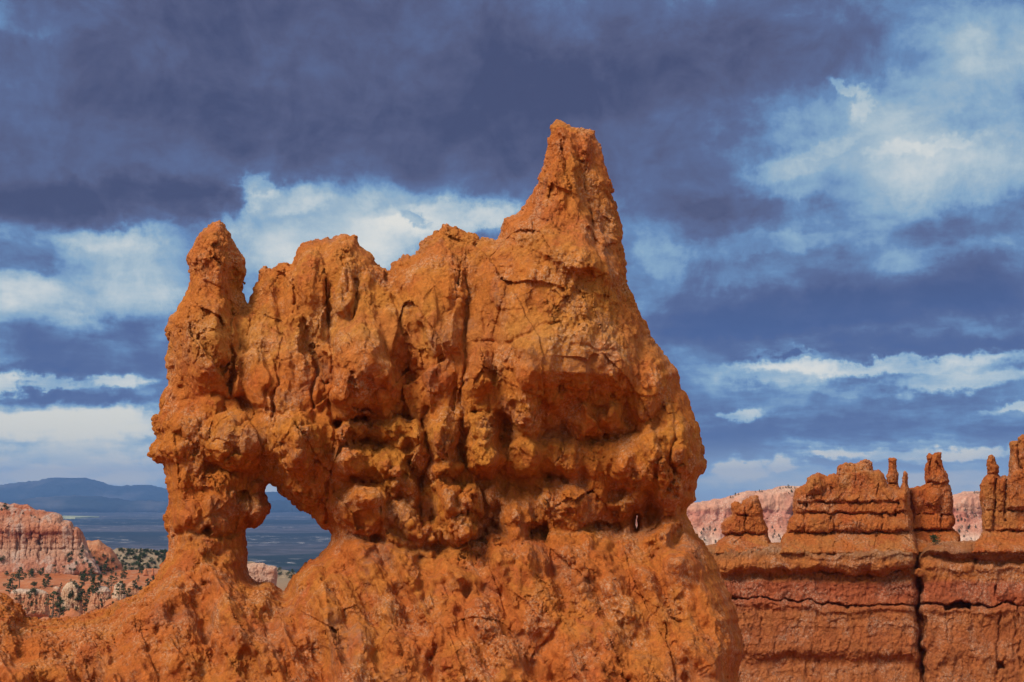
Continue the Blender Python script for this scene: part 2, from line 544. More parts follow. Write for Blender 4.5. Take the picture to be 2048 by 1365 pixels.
def mesh_obj(name, verts, quads, mat, parent=None, smooth=True, origin=None):
    verts = np.asarray(verts, np.float32)
    if origin is not None: verts = verts - np.asarray(origin, np.float32)
    quads = np.asarray(quads, np.int32); k = quads.shape[1]
    me = bpy.data.meshes.new(name)
    me.vertices.add(len(verts)); me.vertices.foreach_set('co', verts.ravel())
    me.loops.add(quads.size); me.loops.foreach_set('vertex_index', quads.ravel())
    me.polygons.add(len(quads)); me.polygons.foreach_set('loop_start', np.arange(0, quads.size, k, dtype=np.int32))
    me.update(calc_edges=True)
    me.polygons.foreach_set('use_smooth', np.full(len(quads), smooth))
    me.materials.append(mat)
    o = bpy.data.objects.new(name, me); C.objects.link(o)
    if origin is not None: o.location = origin
    if parent is not None: o.parent = parent
    return o


def sub_mesh(verts, quads, keep):
    q = quads[keep]; ids, inv = np.unique(q, return_inverse=True)
    return verts[ids], inv.reshape(q.shape)


def tag(o, label=None, cat=None, group=None, kind=None):
    if label: o['label'] = label
    if cat: o['category'] = cat
    if group: o['group'] = group
    if kind: o['kind'] = kind
    return o


def empty(name, loc, label=None, cat=None, group=None):
    o = bpy.data.objects.new(name, None); C.objects.link(o); o.location = loc; o.empty_display_size = 0.5
    return tag(o, label, cat, group)


# ------------------------------------------------------------------ rock materials
def rock_material(name, cols, spots=None, strata=None, scale=1.0, bump=0.5, grain=1.0):
    """cols: base, second, third colour; patches follow noise in world metres; strata: list of (z, colour, width)"""
    m = bpy.data.materials.new(name); m.use_nodes = True
    N = NT(m.node_tree)
    pos = N.n('ShaderNodeNewGeometry').outputs['Position']
    a, b, c = cols[:3]
    n1 = N.noise(pos, 0.35 * scale, 6, 0.6, 0.5)
    n2 = N.noise(N.vmath('ADD', pos, (17, 5, 9)), 0.9 * scale, 6, 0.65, 0.3)
    n3 = N.noise(pos, 7.0 * scale, 5, 0.7)
    n4 = N.noise(N.vmath('MULTIPLY', pos, (1.0, 1.0, 0.35)), 3.0 * scale, 5, 0.65, 0.4)
    col = N.mix(N.mapr(n1, 0.43, 0.62, 0, 1, True), a, b)
    col = N.mix(N.math('MULTIPLY', N.mapr(n2, 0.50, 0.66, 0, 1, True), 0.8), col, c)
    if strata:
        sx = N.n('ShaderNodeSeparateXYZ', i_0=pos).outputs[2]
        wob = N.math('MULTIPLY_ADD', N.math('SUBTRACT', N.noise(pos, 0.25 * scale, 4, 0.6), 0.5), strata['wob'], sx)
        lo, hi = strata['range']
        st = N.ramp(N.mapr(wob, lo, hi), strata['stops'])
        col = N.mix(strata['mix'], col, st)
        if strata.get('streak'):
            fl = N.noise(N.vmath('MULTIPLY', pos, (1, 1, 0.12)), strata['streak'][0], 5, 0.6)
            col = N.mix(N.math('MULTIPLY', N.mapr(fl, 0.5, 0.62, 0, 1, True), strata['streak'][2]), col, strata['streak'][1])
    if len(cols) > 3:      # pale flecks and lichen patches
        pm = N.math('MULTIPLY', N.mapr(N.noise(N.vmath('ADD', pos, (3, 31, 7)), 0.7 * scale, 5, 0.6), 0.47, 0.63, 0, 1, True),
                    N.mapr(N.noise(pos, 11.0 * scale, 4, 0.75), 0.46, 0.62, 0, 1))
        col = N.mix(N.math('MULTIPLY', pm, 0.75), col, cols[3])
    if len(cols) > 4:      # grey-mauve weathered skin
        wm = N.math('MULTIPLY', N.mapr(N.noise(N.vmath('ADD', pos, (41, 3, 19)), 0.45 * scale, 6, 0.68), 0.53, 0.66, 0, 1, True), N.mapr(N.noise(pos, 4.5 * scale, 5, 0.7), 0.42, 0.6, 0.2, 1))
        col = N.mix(N.math('MULTIPLY', wm, 0.65), col, cols[4])
    v = N.mapr(n3, 0.25, 0.75, 0.72, 1.25); v2 = N.mapr(n4, 0.3, 0.7, 0.84, 1.14)
    hv = N.n('ShaderNodeHueSaturation', i_Value=N.math('MULTIPLY', v, v2), i_Color=col)
    col = hv.outputs[0]
    wp = N.vmath('ADD', pos, N.vmath('MULTIPLY', N.noise(pos, 2.5 * scale, 4, 0.6, col=True), (0.5, 0.5, 0.5)))
    h1 = N.noise(pos, 4.0 * scale, 10, 0.72, 0.2)

    def edge(sc, w):
        vo = N.n('ShaderNodeTexVoronoi', feature='DISTANCE_TO_EDGE'); N.t.links.new(wp, vo.inputs['Vector']); vo.inputs['Scale'].default_value = sc * scale
        return N.mapr(vo.outputs['Distance'], 0.0, w, 0.0, 1.0, True)

    def chip(sc):
        vo = N.n('ShaderNodeTexVoronoi', feature='F1', distance='CHEBYCHEV'); N.t.links.new(wp, vo.inputs['Vector']); vo.inputs['Scale'].default_value = sc * scale
        return vo.outputs['Distance']
    rg = N.mapr(n2, 0.40, 0.62, 0.10, 1.1)
    ck = N.math('MULTIPLY', N.math('ADD', edge(2.2, 0.035), N.math('MULTIPLY', edge(6.5, 0.06), 0.5)), N.math('MULTIPLY', rg, 0.16))
    hh = N.math('ADD', N.math('MULTIPLY', h1, 1.15), ck)
    hh = N.math('SUBTRACT', hh, N.math('MULTIPLY', N.math('MULTIPLY', chip(5.0), 0.42), rg))
    hh = N.math('SUBTRACT', hh, N.math('MULTIPLY', chip(12.0), 0.16))
    hh = N.math('MULTIPLY_ADD', N.noise(pos, 24.0 * scale, 5, 0.7), 0.20 * grain, hh)
    bp = N.n('ShaderNodeBump', i_Strength=bump, i_Distance=0.30 / scale, i_Height=hh)
    bs = N.n('ShaderNodeBsdfPrincipled', i_Base_Color=col, i_Roughness=0.95, i_Normal=bp.outputs[0])
    bs.inputs['Specular IOR Level'].default_value = 0.15
    N.n('ShaderNodeOutputMaterial', i_Surface=bs.outputs[0])
    return m


M_MAIN = rock_material('orange_sandstone', [(0.54, 0.155, 0.027), (0.56, 0.208, 0.033), (0.52, 0.124, 0.034), (0.66, 0.39, 0.23), (0.36, 0.17, 0.10)], scale=1.0, bump=0.75,
                       strata={'range': (-8, 15), 'wob': 3.0, 'mix': 0.35,
                               'stops': [(0, (0.52, 0.128, 0.042)), (0.25, (0.53, 0.138, 0.036)), (0.33, (0.54, 0.165, 0.024)), (0.45, (0.57, 0.225, 0.034)), (0.52, (0.55, 0.15, 0.03)), (0.60, (0.59, 0.27, 0.08)), (0.68, (0.57, 0.21, 0.04)),
                                         (0.76, (0.56, 0.20, 0.06)), (0.9, (0.53, 0.155, 0.04)), (1, (0.50, 0.135, 0.04))]})


def break_up(p, q, layers, front_only=True):
    """displace pixel-space vertices along their normals: chunky facets, cracks and grain"""
    nr = normals(p, q)
    for L in layers:
        kind, sc, amp = L[:3]
        opt = L[3] if len(L) > 3 else {}
        sq = np.array(opt.get('sq', (1, 1, 1)), np.float32)
        x = p * sq / sc + opt.get('off', 0.0)
        if opt.get('warp'):
            wv = np.stack([perlin(x * 0.9 + 3.1 * k, 70 + k) for k in range(3)], 1); x = x + wv * opt['warp']
        if kind == 'one': h = opt['h']
        elif kind == 'fbm': h = fbm(x, opt.get('oct', 4), opt.get('gain', .5), opt.get('seed', 1))
        elif kind == 'ridge': h = fbm(x, opt.get('oct', 4), opt.get('gain', .5), opt.get('seed', 1), ridged=True)
        elif kind == 'facet':
            f1, f2, rnd, pl = worley(x, opt.get('seed', 2))
            h = 0.9 * pl + 0.5 * rnd - opt.get('crack', 0.8) * np.exp(-((f2 - f1) / opt.get('cw', 0.10)) ** 2)
        elif kind == 'tet': h = tet(x, opt.get('seed', 2))
        elif kind == 'lump':
            f1, f2, rnd, pl = worley(x, opt.get('seed', 2))
            h = np.sqrt(np.clip(1 - (f1 / 0.85) ** 2, 0, 1)) + 0.3 * rnd
        if 'mask' in opt:
            mk = opt['mask']; h = h * (mk(p) if callable(mk) else mk)
        p = p + nr * (amp * h)[:, None]
        if opt.get('renorm'): nr = normals(p, q)
    return p


# ------------------------------------------------------------------ the rock fin with the arch
MAIN_OUT = [(-260, 1148), (-140, 1166), (-60, 1174), (0, 1188), (18, 1197), (42, 1218), (50, 1236), (89, 1242), (128, 1239), (160, 1236), (184, 1228), (214, 1218), (246, 1200), (267, 1194),
    (285, 1180), (306, 1165), (317, 1150), (326, 1129), (332, 1114), (337, 1096), (338, 1079), (332, 1058), (332, 1043), (337, 1019), (335, 995),
    (334, 975), (328, 932), (316, 926), (304, 923), (295, 909), (297, 897), (304, 887), (314, 877), (314, 871), (308, 863), (304, 843), (308, 834),
    (316, 831), (320, 824), (320, 806), (324, 789), (327, 783), (338, 769), (335, 751), (333, 728), (338, 698), (337, 684), (330, 669), (335, 651),
    (338, 637), (354, 622), (363, 602), (377, 581), (379, 572), (382, 555), (380, 540), (374, 517), (377, 505), (386, 490), (392, 476), (404, 464),
    (418, 452), (427, 446), (440, 442), (450, 448), (458, 464), (462, 479), (471, 490), (480, 508), (486, 517), (490, 546), (489, 568), (484, 569),
    (484, 584), (491, 596), (496, 608), (500, 593), (508, 586), (505, 577), (512, 566), (521, 555), (521, 542), (530, 536), (541, 544), (546, 537),
    (557, 528), (568, 525), (578, 531), (585, 528), (588, 520), (597, 496), (604, 486), (620, 482), (650, 479), (654, 474), (658, 479), (666, 479),
    (670, 473), (694, 471), (713, 472), (714, 481), (726, 496), (739, 508), (752, 528), (770, 539), (772, 554), (783, 539), (786, 530), (801, 519),
    (814, 508), (821, 513), (832, 510), (839, 503), (841, 491), (849, 479), (861, 472), (870, 460), (876, 463), (882, 460), (886, 450), (895, 448),
    (903, 456), (924, 463), (952, 470), (959, 479), (980, 478), (994, 481), (1000, 475), (1003, 463), (1009, 437), (1024, 431), (1041, 419),
    (1053, 402), (1066, 384), (1068, 375), (1076, 371), (1079, 352), (1088, 328), (1094, 311), (1095, 281), (1103, 270), (1102, 251), (1120, 246),
    (1138, 251), (1142, 258), (1170, 258), (1188, 262), (1192, 279), (1202, 296), (1208, 320), (1213, 343), (1220, 366), (1224, 399), (1230, 405),
    (1232, 425), (1240, 449), (1245, 469), (1243, 490), (1249, 513), (1252, 539), (1252, 569), (1264, 589), (1273, 613), (1281, 629), (1294, 655),
    (1299, 669), (1307, 677), (1310, 689), (1323, 700), (1339, 722), (1354, 742), (1357, 761), (1362, 779), (1376, 793), (1383, 816), (1394, 845),
    (1400, 874), (1405, 897), (1405, 909), (1413, 926), (1412, 938), (1407, 948), (1394, 964), (1389, 987), (1391, 1000), (1381, 1009), (1377, 1014),
    (1371, 1028), (1381, 1050), (1397, 1073), (1410, 1092), (1423, 1111), (1432, 1128), (1440, 1147), (1447, 1169), (1455, 1182), (1465, 1205),
    (1474, 1218), (1477, 1250), (1484, 1278), (1485, 1300), (1481, 1320), (1474, 1345), (1476, 1365), (1490, 1400), (1505, 1480), (-260, 1480)]
ARCH_HOLE = [(535, 967), (540, 966), (543, 970), (553, 973), (559, 985), (573, 994), (591, 1008), (597, 1011), (606, 1023), (623, 1029), (632, 1044),
    (644, 1057), (657, 1061), (663, 1070), (660, 1085), (651, 1099), (641, 1114), (614, 1127), (603, 1137), (588, 1152), (579, 1170), (571, 1183), (564, 1186),
    (558, 1178), (548, 1170), (532, 1164), (519, 1166), (507, 1163), (498, 1152), (494, 1144), (494, 1120), (493, 1099), (491, 1073), (490, 1060),
    (494, 1057), (509, 1057), (524, 1044), (537, 1026), (540, 1011), (535, 997), (530, 987), (531, 979)]
SLIT_HOLE = [(1272, 1030), (1275.5, 1031), (1274.5, 1042), (1275.5, 1052), (1273, 1060), (1271, 1048)]


def build_main():
    g = QUAL_MAIN
    fl = Field(ragged(MAIN_OUT, 5, 2.2, 1), [ragged(ARCH_HOLE, 5, 1.6, 2), SLIT_HOLE], -266, 1512, 236, 1486, g)
    fl.warp(9, 45); fl.gs = 0.66
    d = np.clip(fl.d, 0, None)
    L = 130.0
    base = 115 * np.sqrt(np.clip(1 - (1 - np.minimum(d, L) / L) ** 2, 0, 1))
    base = blur(base, 5)
    back = base * 1.0
    U, V = fl.U, fl.V
    sm = lambda x: x * x * (3 - 2 * x)
    step = lambda a, b, x: sm(np.clip((x - a) / (b - a), 0, 1))
    # the apron: the fin widens towards its foot
    foot = np.interp(U, [330, 500, 570, 650, 720, 780, 830, 930, 1000, 1060, 1110, 1180, 1280, 1400], [1095, 1105, 1120, 1085, 1045, 1070, 1105, 1095, 1050, 1062, 1078, 1055, 1065, 1050])
    foot = foot + 36 * fbm(fl.pts3() / 60.0, 3, .5, 44).reshape(U.shape) - 8
    below = np.clip(V - foot, 0, None)
    flare = below * 0.58 * np.clip(below / 90, 0, 1) ** 0.6 + 6 * step(0, 16, V - foot)
    fl.T += flare * step(0, 60, d + 12)
    back = back + np.clip(V - 1055, 0, None) * 0.4
    # large masses
    fl.ell(1130, 680, 230, 240, 104, 0, 1.2)
    fl.ell(1150, 420, 90, 200, 26, -6, 1.0)
    fl.ell(735, 740, 95, 160, 52, -14, 0.8)
    fl.ell(890, 690, 62, 190, 34, -6, 0.8)
    fl.ell(560, 740, 70, 170, 26, -4, 0.8)
    fl.ell(410, 690, 62, 110, 30, 0, 0.8)
    fl.ell(430, 500, 42, 58, 14, 0, 0.8)
    fl.ell(650, 560, 75, 75, 22, 0, 0.8)
    fl.ell(965, 800, 48, 90, 34, 0, 0.7)
    fl.ell(1330, 830, 75, 170, 26, -14, 0.9)
    fl.ell(1170, 570, 80, 50, -16, 30, 2)
    fl.slab([(640, 700), (690, 640), (735, 640), (770, 690), (806, 752), (846, 835), (800, 838), (740, 836), (684, 836), (650, 800)], 40, 30, -0.10, -0.05)
    fl.slab([(1100, 250), (1150, 256), (1166, 400), (1205, 545), (1120, 540), (1030, 480), (1082, 372)], 24, 10, 0.1, 0)
    fl.slab([(785, 535), (880, 470), (936, 480), (930, 600), (928, 700), (860, 720), (806, 630)], 28, 24, -0.14, 0)
    fl.slab([(590, 500), (650, 484), (658, 620), (640, 690), (600, 640)], 22, 14, 0.1, 0.05)
    fl.slab([(660, 480), (712, 476), (716, 600), (690, 640), (664, 640)], 20, 12, -0.1, 0)
    fl.slab([(1010, 690), (1090, 620), (1200, 640), (1260, 720), (1270, 790), (1160, 785), (1040, 780)], 30, 40, 0.05, 0.05)
    fl.slab([(340, 640), (395, 590), (460, 600), (466, 720), (400, 790), (344, 770)], 22, 26, -0.12, 0.02)
    fl.slab([(466, 705), (515, 690), (545, 760), (530, 830), (466, 790)], 22, 12, -0.1, 0)
    # saddle left of the block and between columns
    fl.ell(620, 700, 26, 150, -12, 0, 2); fl.ell(835, 640, 22, 120, -12, -14, 2); fl.ell(940, 620, 20, 120, -10, 4, 2)
    # cracks
    fl.groove([(630, 690), (632, 720), (627, 770), (626, 815)], 3.5, 24)
    fl.groove([(645, 540), (648, 590), (655, 630), (662, 700), (661, 780), (655, 830), (672, 850), (668, 890), (662, 950), (655, 1000), (650, 1045)], 4, 24)
    fl.groove([(714, 560), (716, 610), (708, 640)], 3, 20); fl.groove([(690, 520), (692, 580)], 2.5, 14)
    fl.groove([(930, 560), (933, 640), (930, 700), (925, 720), (918, 775), (922, 820), (918, 870), (924, 930)], 3.5, 22)
    fl.groove([(848, 815), (850, 850), (858, 911), (850, 935), (840, 960), (836, 1010), (846, 1060)], 5, 26)
    fl.groove([(463, 700), (464, 740), (461, 790)], 3.5, 30); fl.groove([(500, 640), (497, 672)], 3, 24)
    fl.groove([(552, 725), (556, 770), (548, 815), (540, 835)], 4, 24); fl.groove([(592, 560), (590, 610)], 3, 18)
    fl.groove([(1280, 640), (1290, 720), (1304, 790), (1318, 880), (1312, 960), (1300, 1010)], 7, 18)
    fl.groove([(1345, 760), (1348, 850), (1345, 930), (1352, 990)], 6, 20)
    fl.groove([(1165, 300), (1172, 380), (1180, 450), (1200, 520)], 5, 12); fl.groove([(1128, 280), (1135, 380), (1125, 470)], 5, 10)
    fl.groove([(770, 560), (788, 600), (800, 650), (830, 700), (846, 770)], 5, 18)
    fl.groove([(400, 740), (470, 730)], 3, 6); fl.groove([(340, 800), (420, 790), (500, 805), (560, 830)], 5, 16)
    fl.groove([(395, 545), (430, 520), (460, 540), (486, 562)], 3, 9)
    fl.groove([(672, 843), (735, 838), (750, 860)], 6, 30); fl.ell(672, 846, 10, 12, -40, 0, 2); fl.ell(735, 838, 12, 9, -26, 0, 2)
    fl.groove([(700, 868), (745, 890), (770, 885)], 4, 16); fl.groove([(705, 962), (740, 970), (785, 955)], 4, 26)
    fl.groove([(1130, 640), (1060, 665), (1000, 690), (945, 685)], 5, 12)
    fl.groove([(1140, 690), (1230, 700), (1290, 740)], 4, 8)
    # knob and boulders of the left pillar
    fl.ell(480, 880, 82, 62, 46, 12, 0.55); fl.ell(340, 898, 48, 30, 22, 0, 0.6); fl.ell(470, 830, 26, 22, 16, 0, 0.6)
    fl.ell(366, 850, 34, 28, 18, 0, 0.6); fl.ell(430, 905, 40, 34, 14, 0, 0.6)
    fl.ell(445, 941, 62, 16, -26, 4, 2); fl.ell(372, 960, 34, 40, 16, 0, 0.7); fl.ell(440, 1010, 44, 50, 18, 0, 0.7)
    fl.ell(355, 1037, 24, 27, 22, 0, 0.5); fl.ell(386, 1024, 17, 30, 18, 0, 0.5)
    fl.ell(415, 1063, 17, 10, -44, 0, 1.2); fl.ell(440, 1052, 30, 20, 12, 0, 0.6); fl.groove([(342, 1068), (380, 1066), (440, 1078), (488, 1066)], 5, 16)
    fl.ell(517, 1022, 24, 36, 24, 12, 0.5); fl.ell(520, 970, 18, 16, 16, 0, 0.5); fl.groove([(497, 985), (503, 1020), (496, 1055)], 4, 22)
    # arch shoulder boulder with the hollow behind it
    fl.ell(592, 885, 48, 66, 84, 0, 0.5); fl.ell(600, 930, 36, 34, 30, 0, 0.5); fl.ell(652, 905, 20, 70, -26, 0, 2)
    fl.ell(620, 985, 30, 40, 19, 20, 0.6); fl.groove([(546, 815), (556, 870), (550, 930)], 5, 14)
    # boulder stack right of the arch
    fl.ell(724, 1024, 72, 46, 73, 8, 0.5); fl.ell(722, 928, 62, 44, 62, 0, 0.5); fl.ell(742, 990, 40, 27, 46, 20, 0.5); fl.ell(722, 980, 17, 18, 24, 0, 0.5)
    fl.ell(800, 866, 54, 34, 70, 0, 0.5); fl.ell(792, 918, 40, 40, 54, 0, 0.5); fl.ell(800, 962, 32, 36, 54, 0, 0.5); fl.ell(835, 900, 20, 60, 32, 0, 0.6)
    fl.ell(690, 862, 34, 24, 27, 0, 0.5); fl.ell(735, 862, 26, 22, 27, 0, 0.5)
    fl.ell(826, 990, 18, 24, 30, 0, 0.5); fl.ell(810, 1030, 30, 32, 35, 0, 0.5); fl.ell(832, 1060, 24, 24, 32, 0, 0.5)
    fl.ell(887, 878, 37, 62, 62, 0, 0.5); fl.ell(888, 942, 34, 26, 40, 0, 0.5)
    fl.ell(966, 902, 44, 52, 78, 0, 0.5); fl.ell(962, 848, 34, 24, 35, 0, 0.5); fl.ell(960, 745, 30, 60, 27, 0, 0.6)
    fl.ell(897, 1010, 36, 54, 89, -8, 0.5); fl.ell(945, 1008, 24, 40, 70, 0, 0.45); fl.ell(930, 1062, 42, 30, 65, -8, 0.5); fl.ell(868, 1060, 26, 24, 35, 0, 0.5)
    fl.ell(990, 985, 20, 40, 32, 0, 0.6); fl.ell(1020, 1020, 22, 52, 38, 0, 0.6)
    # hollow face with its sill
    fl.ell(1105, 842, 130, 56, -36, 0, 1.3); fl.ell(1012, 848, 20, 26, -34, 0, 1.5); fl.ell(1185, 882, 46, 14, -28, -8, 1.4)
    fl.ell(1060, 832, 36, 48, 30, 0, 0.7); fl.ell(1120, 822, 40, 44, 22, 10, 0.7); fl.ell(1175, 846, 40, 38, 34, 0, 0.6); fl.ell(1230, 842, 36, 40, 26, 20, 0.6)
    fl.lip([(950, 780), (1010, 770), (1080, 790), (1160, 790), (1240, 800), (1290, 830)], 15, 90, 12, 50)
    fl.ell(1046, 912, 50, 40, 34, 0, 0.6); fl.ell(1122, 912, 58, 40, 38, 10, 0.6); fl.ell(1205, 930, 76, 50, 34, -4, 0.6); fl.ell(1276, 925, 64, 60, 36, 20, 0.6)
    fl.ell(1300, 880, 40, 40, 24, 0, 0.6)
    fl.ell(1090, 975, 120, 44, -26, 0, 1.4); fl.ell(1250, 985, 70, 22, -22, -14, 1.5)
    fl.ell(1112, 998, 38, 46, 44, 0, 0.55); fl.ell(1195, 1006, 74, 46, 40, 0, 0.6); fl.ell(1046, 1030, 26, 60, 30, 0, 0.6); fl.ell(1262, 985, 22, 34, 20, 20, 0.6)
    # right buttress
    fl.ell(1384, 930, 32, 50, 22, 0, 0.6); fl.ell(1340, 985, 40, 46, 30, 0, 0.6); fl.ell(1365, 870, 34, 60, 20, -10, 0.7); fl.ell(1340, 1050, 34, 34, 20, 0, 0.6)
    fl.ell(1300, 1040, 28, 40, -40, 0, 1.6); fl.ell(1356, 1066, 16, 30, -24, 0, 2)
    # recess at the foot of the wall above the apron
    fl.groove([(655, 1082), (705, 1074), (760, 1074), (815, 1104), (860, 1092), (905, 1098), (960, 1084)], 8, 24)
    fl.groove([(960, 1080), (985, 1050), (1000, 1055), (1020, 1085)], 8, 24)
    fl.groove([(1055, 1052), (1085, 1058), (1130, 1060), (1185, 1052), (1240, 1050), (1275, 1040)], 9, 36)
    fl.ell(1075, 1068, 34, 24, -30, 0, 1.5)
    # ribs and gullies on the apron, running down and to the right
    for (pts, w, dep) in [([(560, 1190), (520, 1260), (500, 1330), (500, 1400)], 26, 20), ([(690, 1100), (730, 1180), (760, 1280), (770, 1400)], 24, 22),
                          ([(840, 1120), (850, 1200), (870, 1300), (860, 1400)], 9, 22), ([(960, 1110), (1000, 1200), (1060, 1300), (1080, 1420)], 22, 24),
                          ([(1090, 1090), (1180, 1170), (1240, 1250), (1270, 1400)], 16, 22), ([(1280, 1090), (1330, 1180), (1370, 1300), (1380, 1420)], 14, 22),
                          ([(430, 1140), (400, 1210), (420, 1300), (400, 1400)], 22, 22), ([(210, 1240), (200, 1300), (215, 1400)], 20, 14)]:
        fl.groove(pts, w, dep * 1.5)
    fl.lip([(830, 1170), (900, 1155), (960, 1170), (1010, 1180)], 16, 24, 5, 20)
    fl.lip([(860, 1262), (930, 1245), (1010, 1262), (1080, 1255)], 14, 24, 5, 20)
    fl.ell(515, 1200, 50, 40, 26, 20, 0.8); fl.ell(480, 1260, 60, 60, 20, 0, 0.9)
    lo2 = step(-10, 70, V - foot); bd2 = 1 - lo2
    rgh = np.clip(0.62 + 1.5 * fbm(fl.pts3() / 140.0, 2, .5, 91).reshape(U.shape), 0.25, 1.4)
    calm = 1 - 0.4 * np.clip(1.3 - ((U - 1120) / 190) ** 2 - ((V - 670) / 140) ** 2, 0, 1)
    bd2 = bd2 * calm
    fl.relief('block', 120, 16, 5, (1.15, 0.75), 0.12, 0.25, bd2)
    fl.relief('tet', 100, 36, 12, (1.1, 0.7), 0.1, 0.12, bd2)
    fl.relief('block', 52, 8, 6, (1.1, 0.8), 0.1, 0.3, bd2 * rgh)
    fl.relief('tet', 46, 22, 13, (1, 0.8), 0, 0.15, bd2)
    fl.relief('ridge', 46, 8, 24, (1, 0.22), 0.06, 0.25, bd2 * (1.4 - rgh))
    fl.relief('tet', 22, 10.5, 14, (1, 0.85), 0, 0.15, bd2 * (0.4 + 0.6 * rgh))
    fl.relief('block', 24, 3.2, 7, (1, 0.9), 0.1, 0.3, rgh)
    fl.relief('ridge', 105, 52, 15, (1, 0.30), 0.40, 0.25, lo2, 2)
    fl.relief('block', 90, 9, 16, (1, 0.45), 0.42, 0.3, lo2)
    fl.relief('tet', 64, 30, 17, (1, 0.62), 0.42, 0.15, lo2)
    fl.relief('tet', 28, 9, 18, (1, 0.85), 0.25, 0.25, lo2)
    fl.relief('block', 40, 5, 19, (1, 0.55), 0.42, 0.35, lo2 * rgh)
    fl.relief('tet', 13, 2.6, 20, (1, 0.9), 0.2, 0.35, lo2 * rgh)
    rim = np.clip(d / 26, 0, 1); rim = rim * (2 - rim)
    Tf = base + fl.T * rim
    Tf = np.where(fl.d > 0, np.maximum(Tf, -0.55 * base), 0)
    p, q = solid(fl, Tf, back, g)
    p = relax(p, q, 1, 0.4)
    low = lambda P: np.clip((P[:, 1] - 1075) / 90, 0, 1)
    rough = np.clip(0.55 + 1.3 * fbm(p / 130.0, 3, .5, 77), 0.12, 1.25)
    up = 1 - 0.55 * low(p)
    crest = np.clip(1.0 - (np.interp(p[:, 0], [480, 1000, 1010, 1300], [640, 600, 480, 480]) - 0 - p[:, 1]) / 120, 0, 1)
    dd = fl.sample(fl.d, p)
    edge = 0.10 + 0.90 * np.clip((dd - 3) / 40, 0, 1)
    lo = low(p); body = 1 - lo
    rough = np.clip(0.5 + 2.1 * fbm(p / 110.0, 3, .55, 77), 0.10, 1.35)
    crest = np.clip(1 - dd / 70, 0, 1) * np.clip((720 - p[:, 1]) / 60, 0, 1) * np.clip(.6 + 2 * fbm(p / 60.0, 2, .5, 5), 0, 1)
    rubble = np.clip(1 - dd / 110, 0, 1) * np.clip((350 - p[:, 0]) / 60, 0, 1) + lo * np.clip(2.0 * fbm(p / 90.0, 3, .5, 15) - 0.2, 0, .35)
    p = break_up(p, q, [
        ('tet', 30, 3.0, {'seed': 23, 'warp': 0.18, 'mask': 0.5 + 0.5 * edge, 'renorm': 1}),
        ('tet', 15, 5.0, {'seed': 33, 'warp': 0.2, 'mask': (0.4 + 0.6 * rough) * (0.6 + 0.4 * edge), 'sq': (1, 0.85, 1)}),
        ('facet', 21, 2.4, {'seed': 41, 'crack': 0.25, 'cw': 0.06, 'warp': 0.4, 'mask': rough * (0.4 + 0.6 * body), 'renorm': 1}),
        ('facet', 11, 3.0, {'seed': 47, 'crack': 0.9, 'cw': 0.12, 'warp': 0.3, 'mask': crest}),
        ('facet', 13, 5.0, {'seed': 49, 'crack': 0.8, 'cw': 0.12, 'warp': 0.3, 'mask': rubble}),
        ('tet', 7.5, 3.2, {'seed': 55, 'mask': (0.35 + 0.65 * rough) * (1 - 0.35 * lo)}),
        ('tet', 4.4, 1.4, {'seed': 57, 'mask': rough * (1 - 0.4 * lo)}),
    ])
    pc = p[q].mean(1)
    wv = to_world(p, 40.0)
    org = at(900, 1480, 40)
    root = empty('rock_arch', org, 'large rugged orange rock fin with a natural arch window and a tall pointed spire', 'rock formation')
    u, v = pc[:, 0], pc[:, 1]
    n = 10 * np.sin(v / 23.0) + 8 * np.sin(u / 17.0)
    spire = (v + n * 0.5 < 478 + np.clip((u - 1000) * 0.35, 0, 200)) & (u > 996)
    apron = (v + n > np.interp(u, [0, 330, 500, 570, 660, 820, 960, 1060, 1280, 1380, 1500], [900, 1105, 1110, 1120, 1085, 1095, 1085, 1060, 1060, 1040, 1040]))
    pillar = (~apron) & (u + n * 0.6 < np.interp(v, [440, 600, 700, 820, 960, 1100], [498, 498, 520, 548, 536, 545]))
    knob = (~apron) & (u > 499) & (u < 545) & (v > 984) & (v < 1064)
    pillar &= ~knob
    wall = ~(spire | apron | pillar | knob)
    for nm, mask, lab in (('wall', wall, None), ('spire', spire, 'tall tapering flat-topped spire'), ('pillar', pillar, 'left pillar with a thumb-like top'),
                          ('hanging_boulder', knob, 'boulder bulging into the arch window'), ('apron', apron, 'smoother sloping foot of crumbled rock')):
        sv, sq_ = sub_mesh(wv, q, mask)
        o = mesh_obj(nm, sv - np.array(org), sq_, M_MAIN, root)
        if lab: o['label'] = lab
    print('main rock', len(p), 'verts', round(time.time() - T00, 1), 's')


QUAL_MAIN = 1.6


# ------------------------------------------------------------------ ground sheet to the horizon
GY = [-60000, -40, 0, 4, 10, 20, 30, 50, 65, 80, 120, 200, 300, 400, 520, 700, 800, 950, 1300, 2000, 60000]
GZ = [-2, -1.8, -1.7, -1.75, -3.2, -7, -8.6, -9.2, -14, -24, -30, -33, -35.5, -37.5, -39, -62, -82, -112, -155, -200, -200]


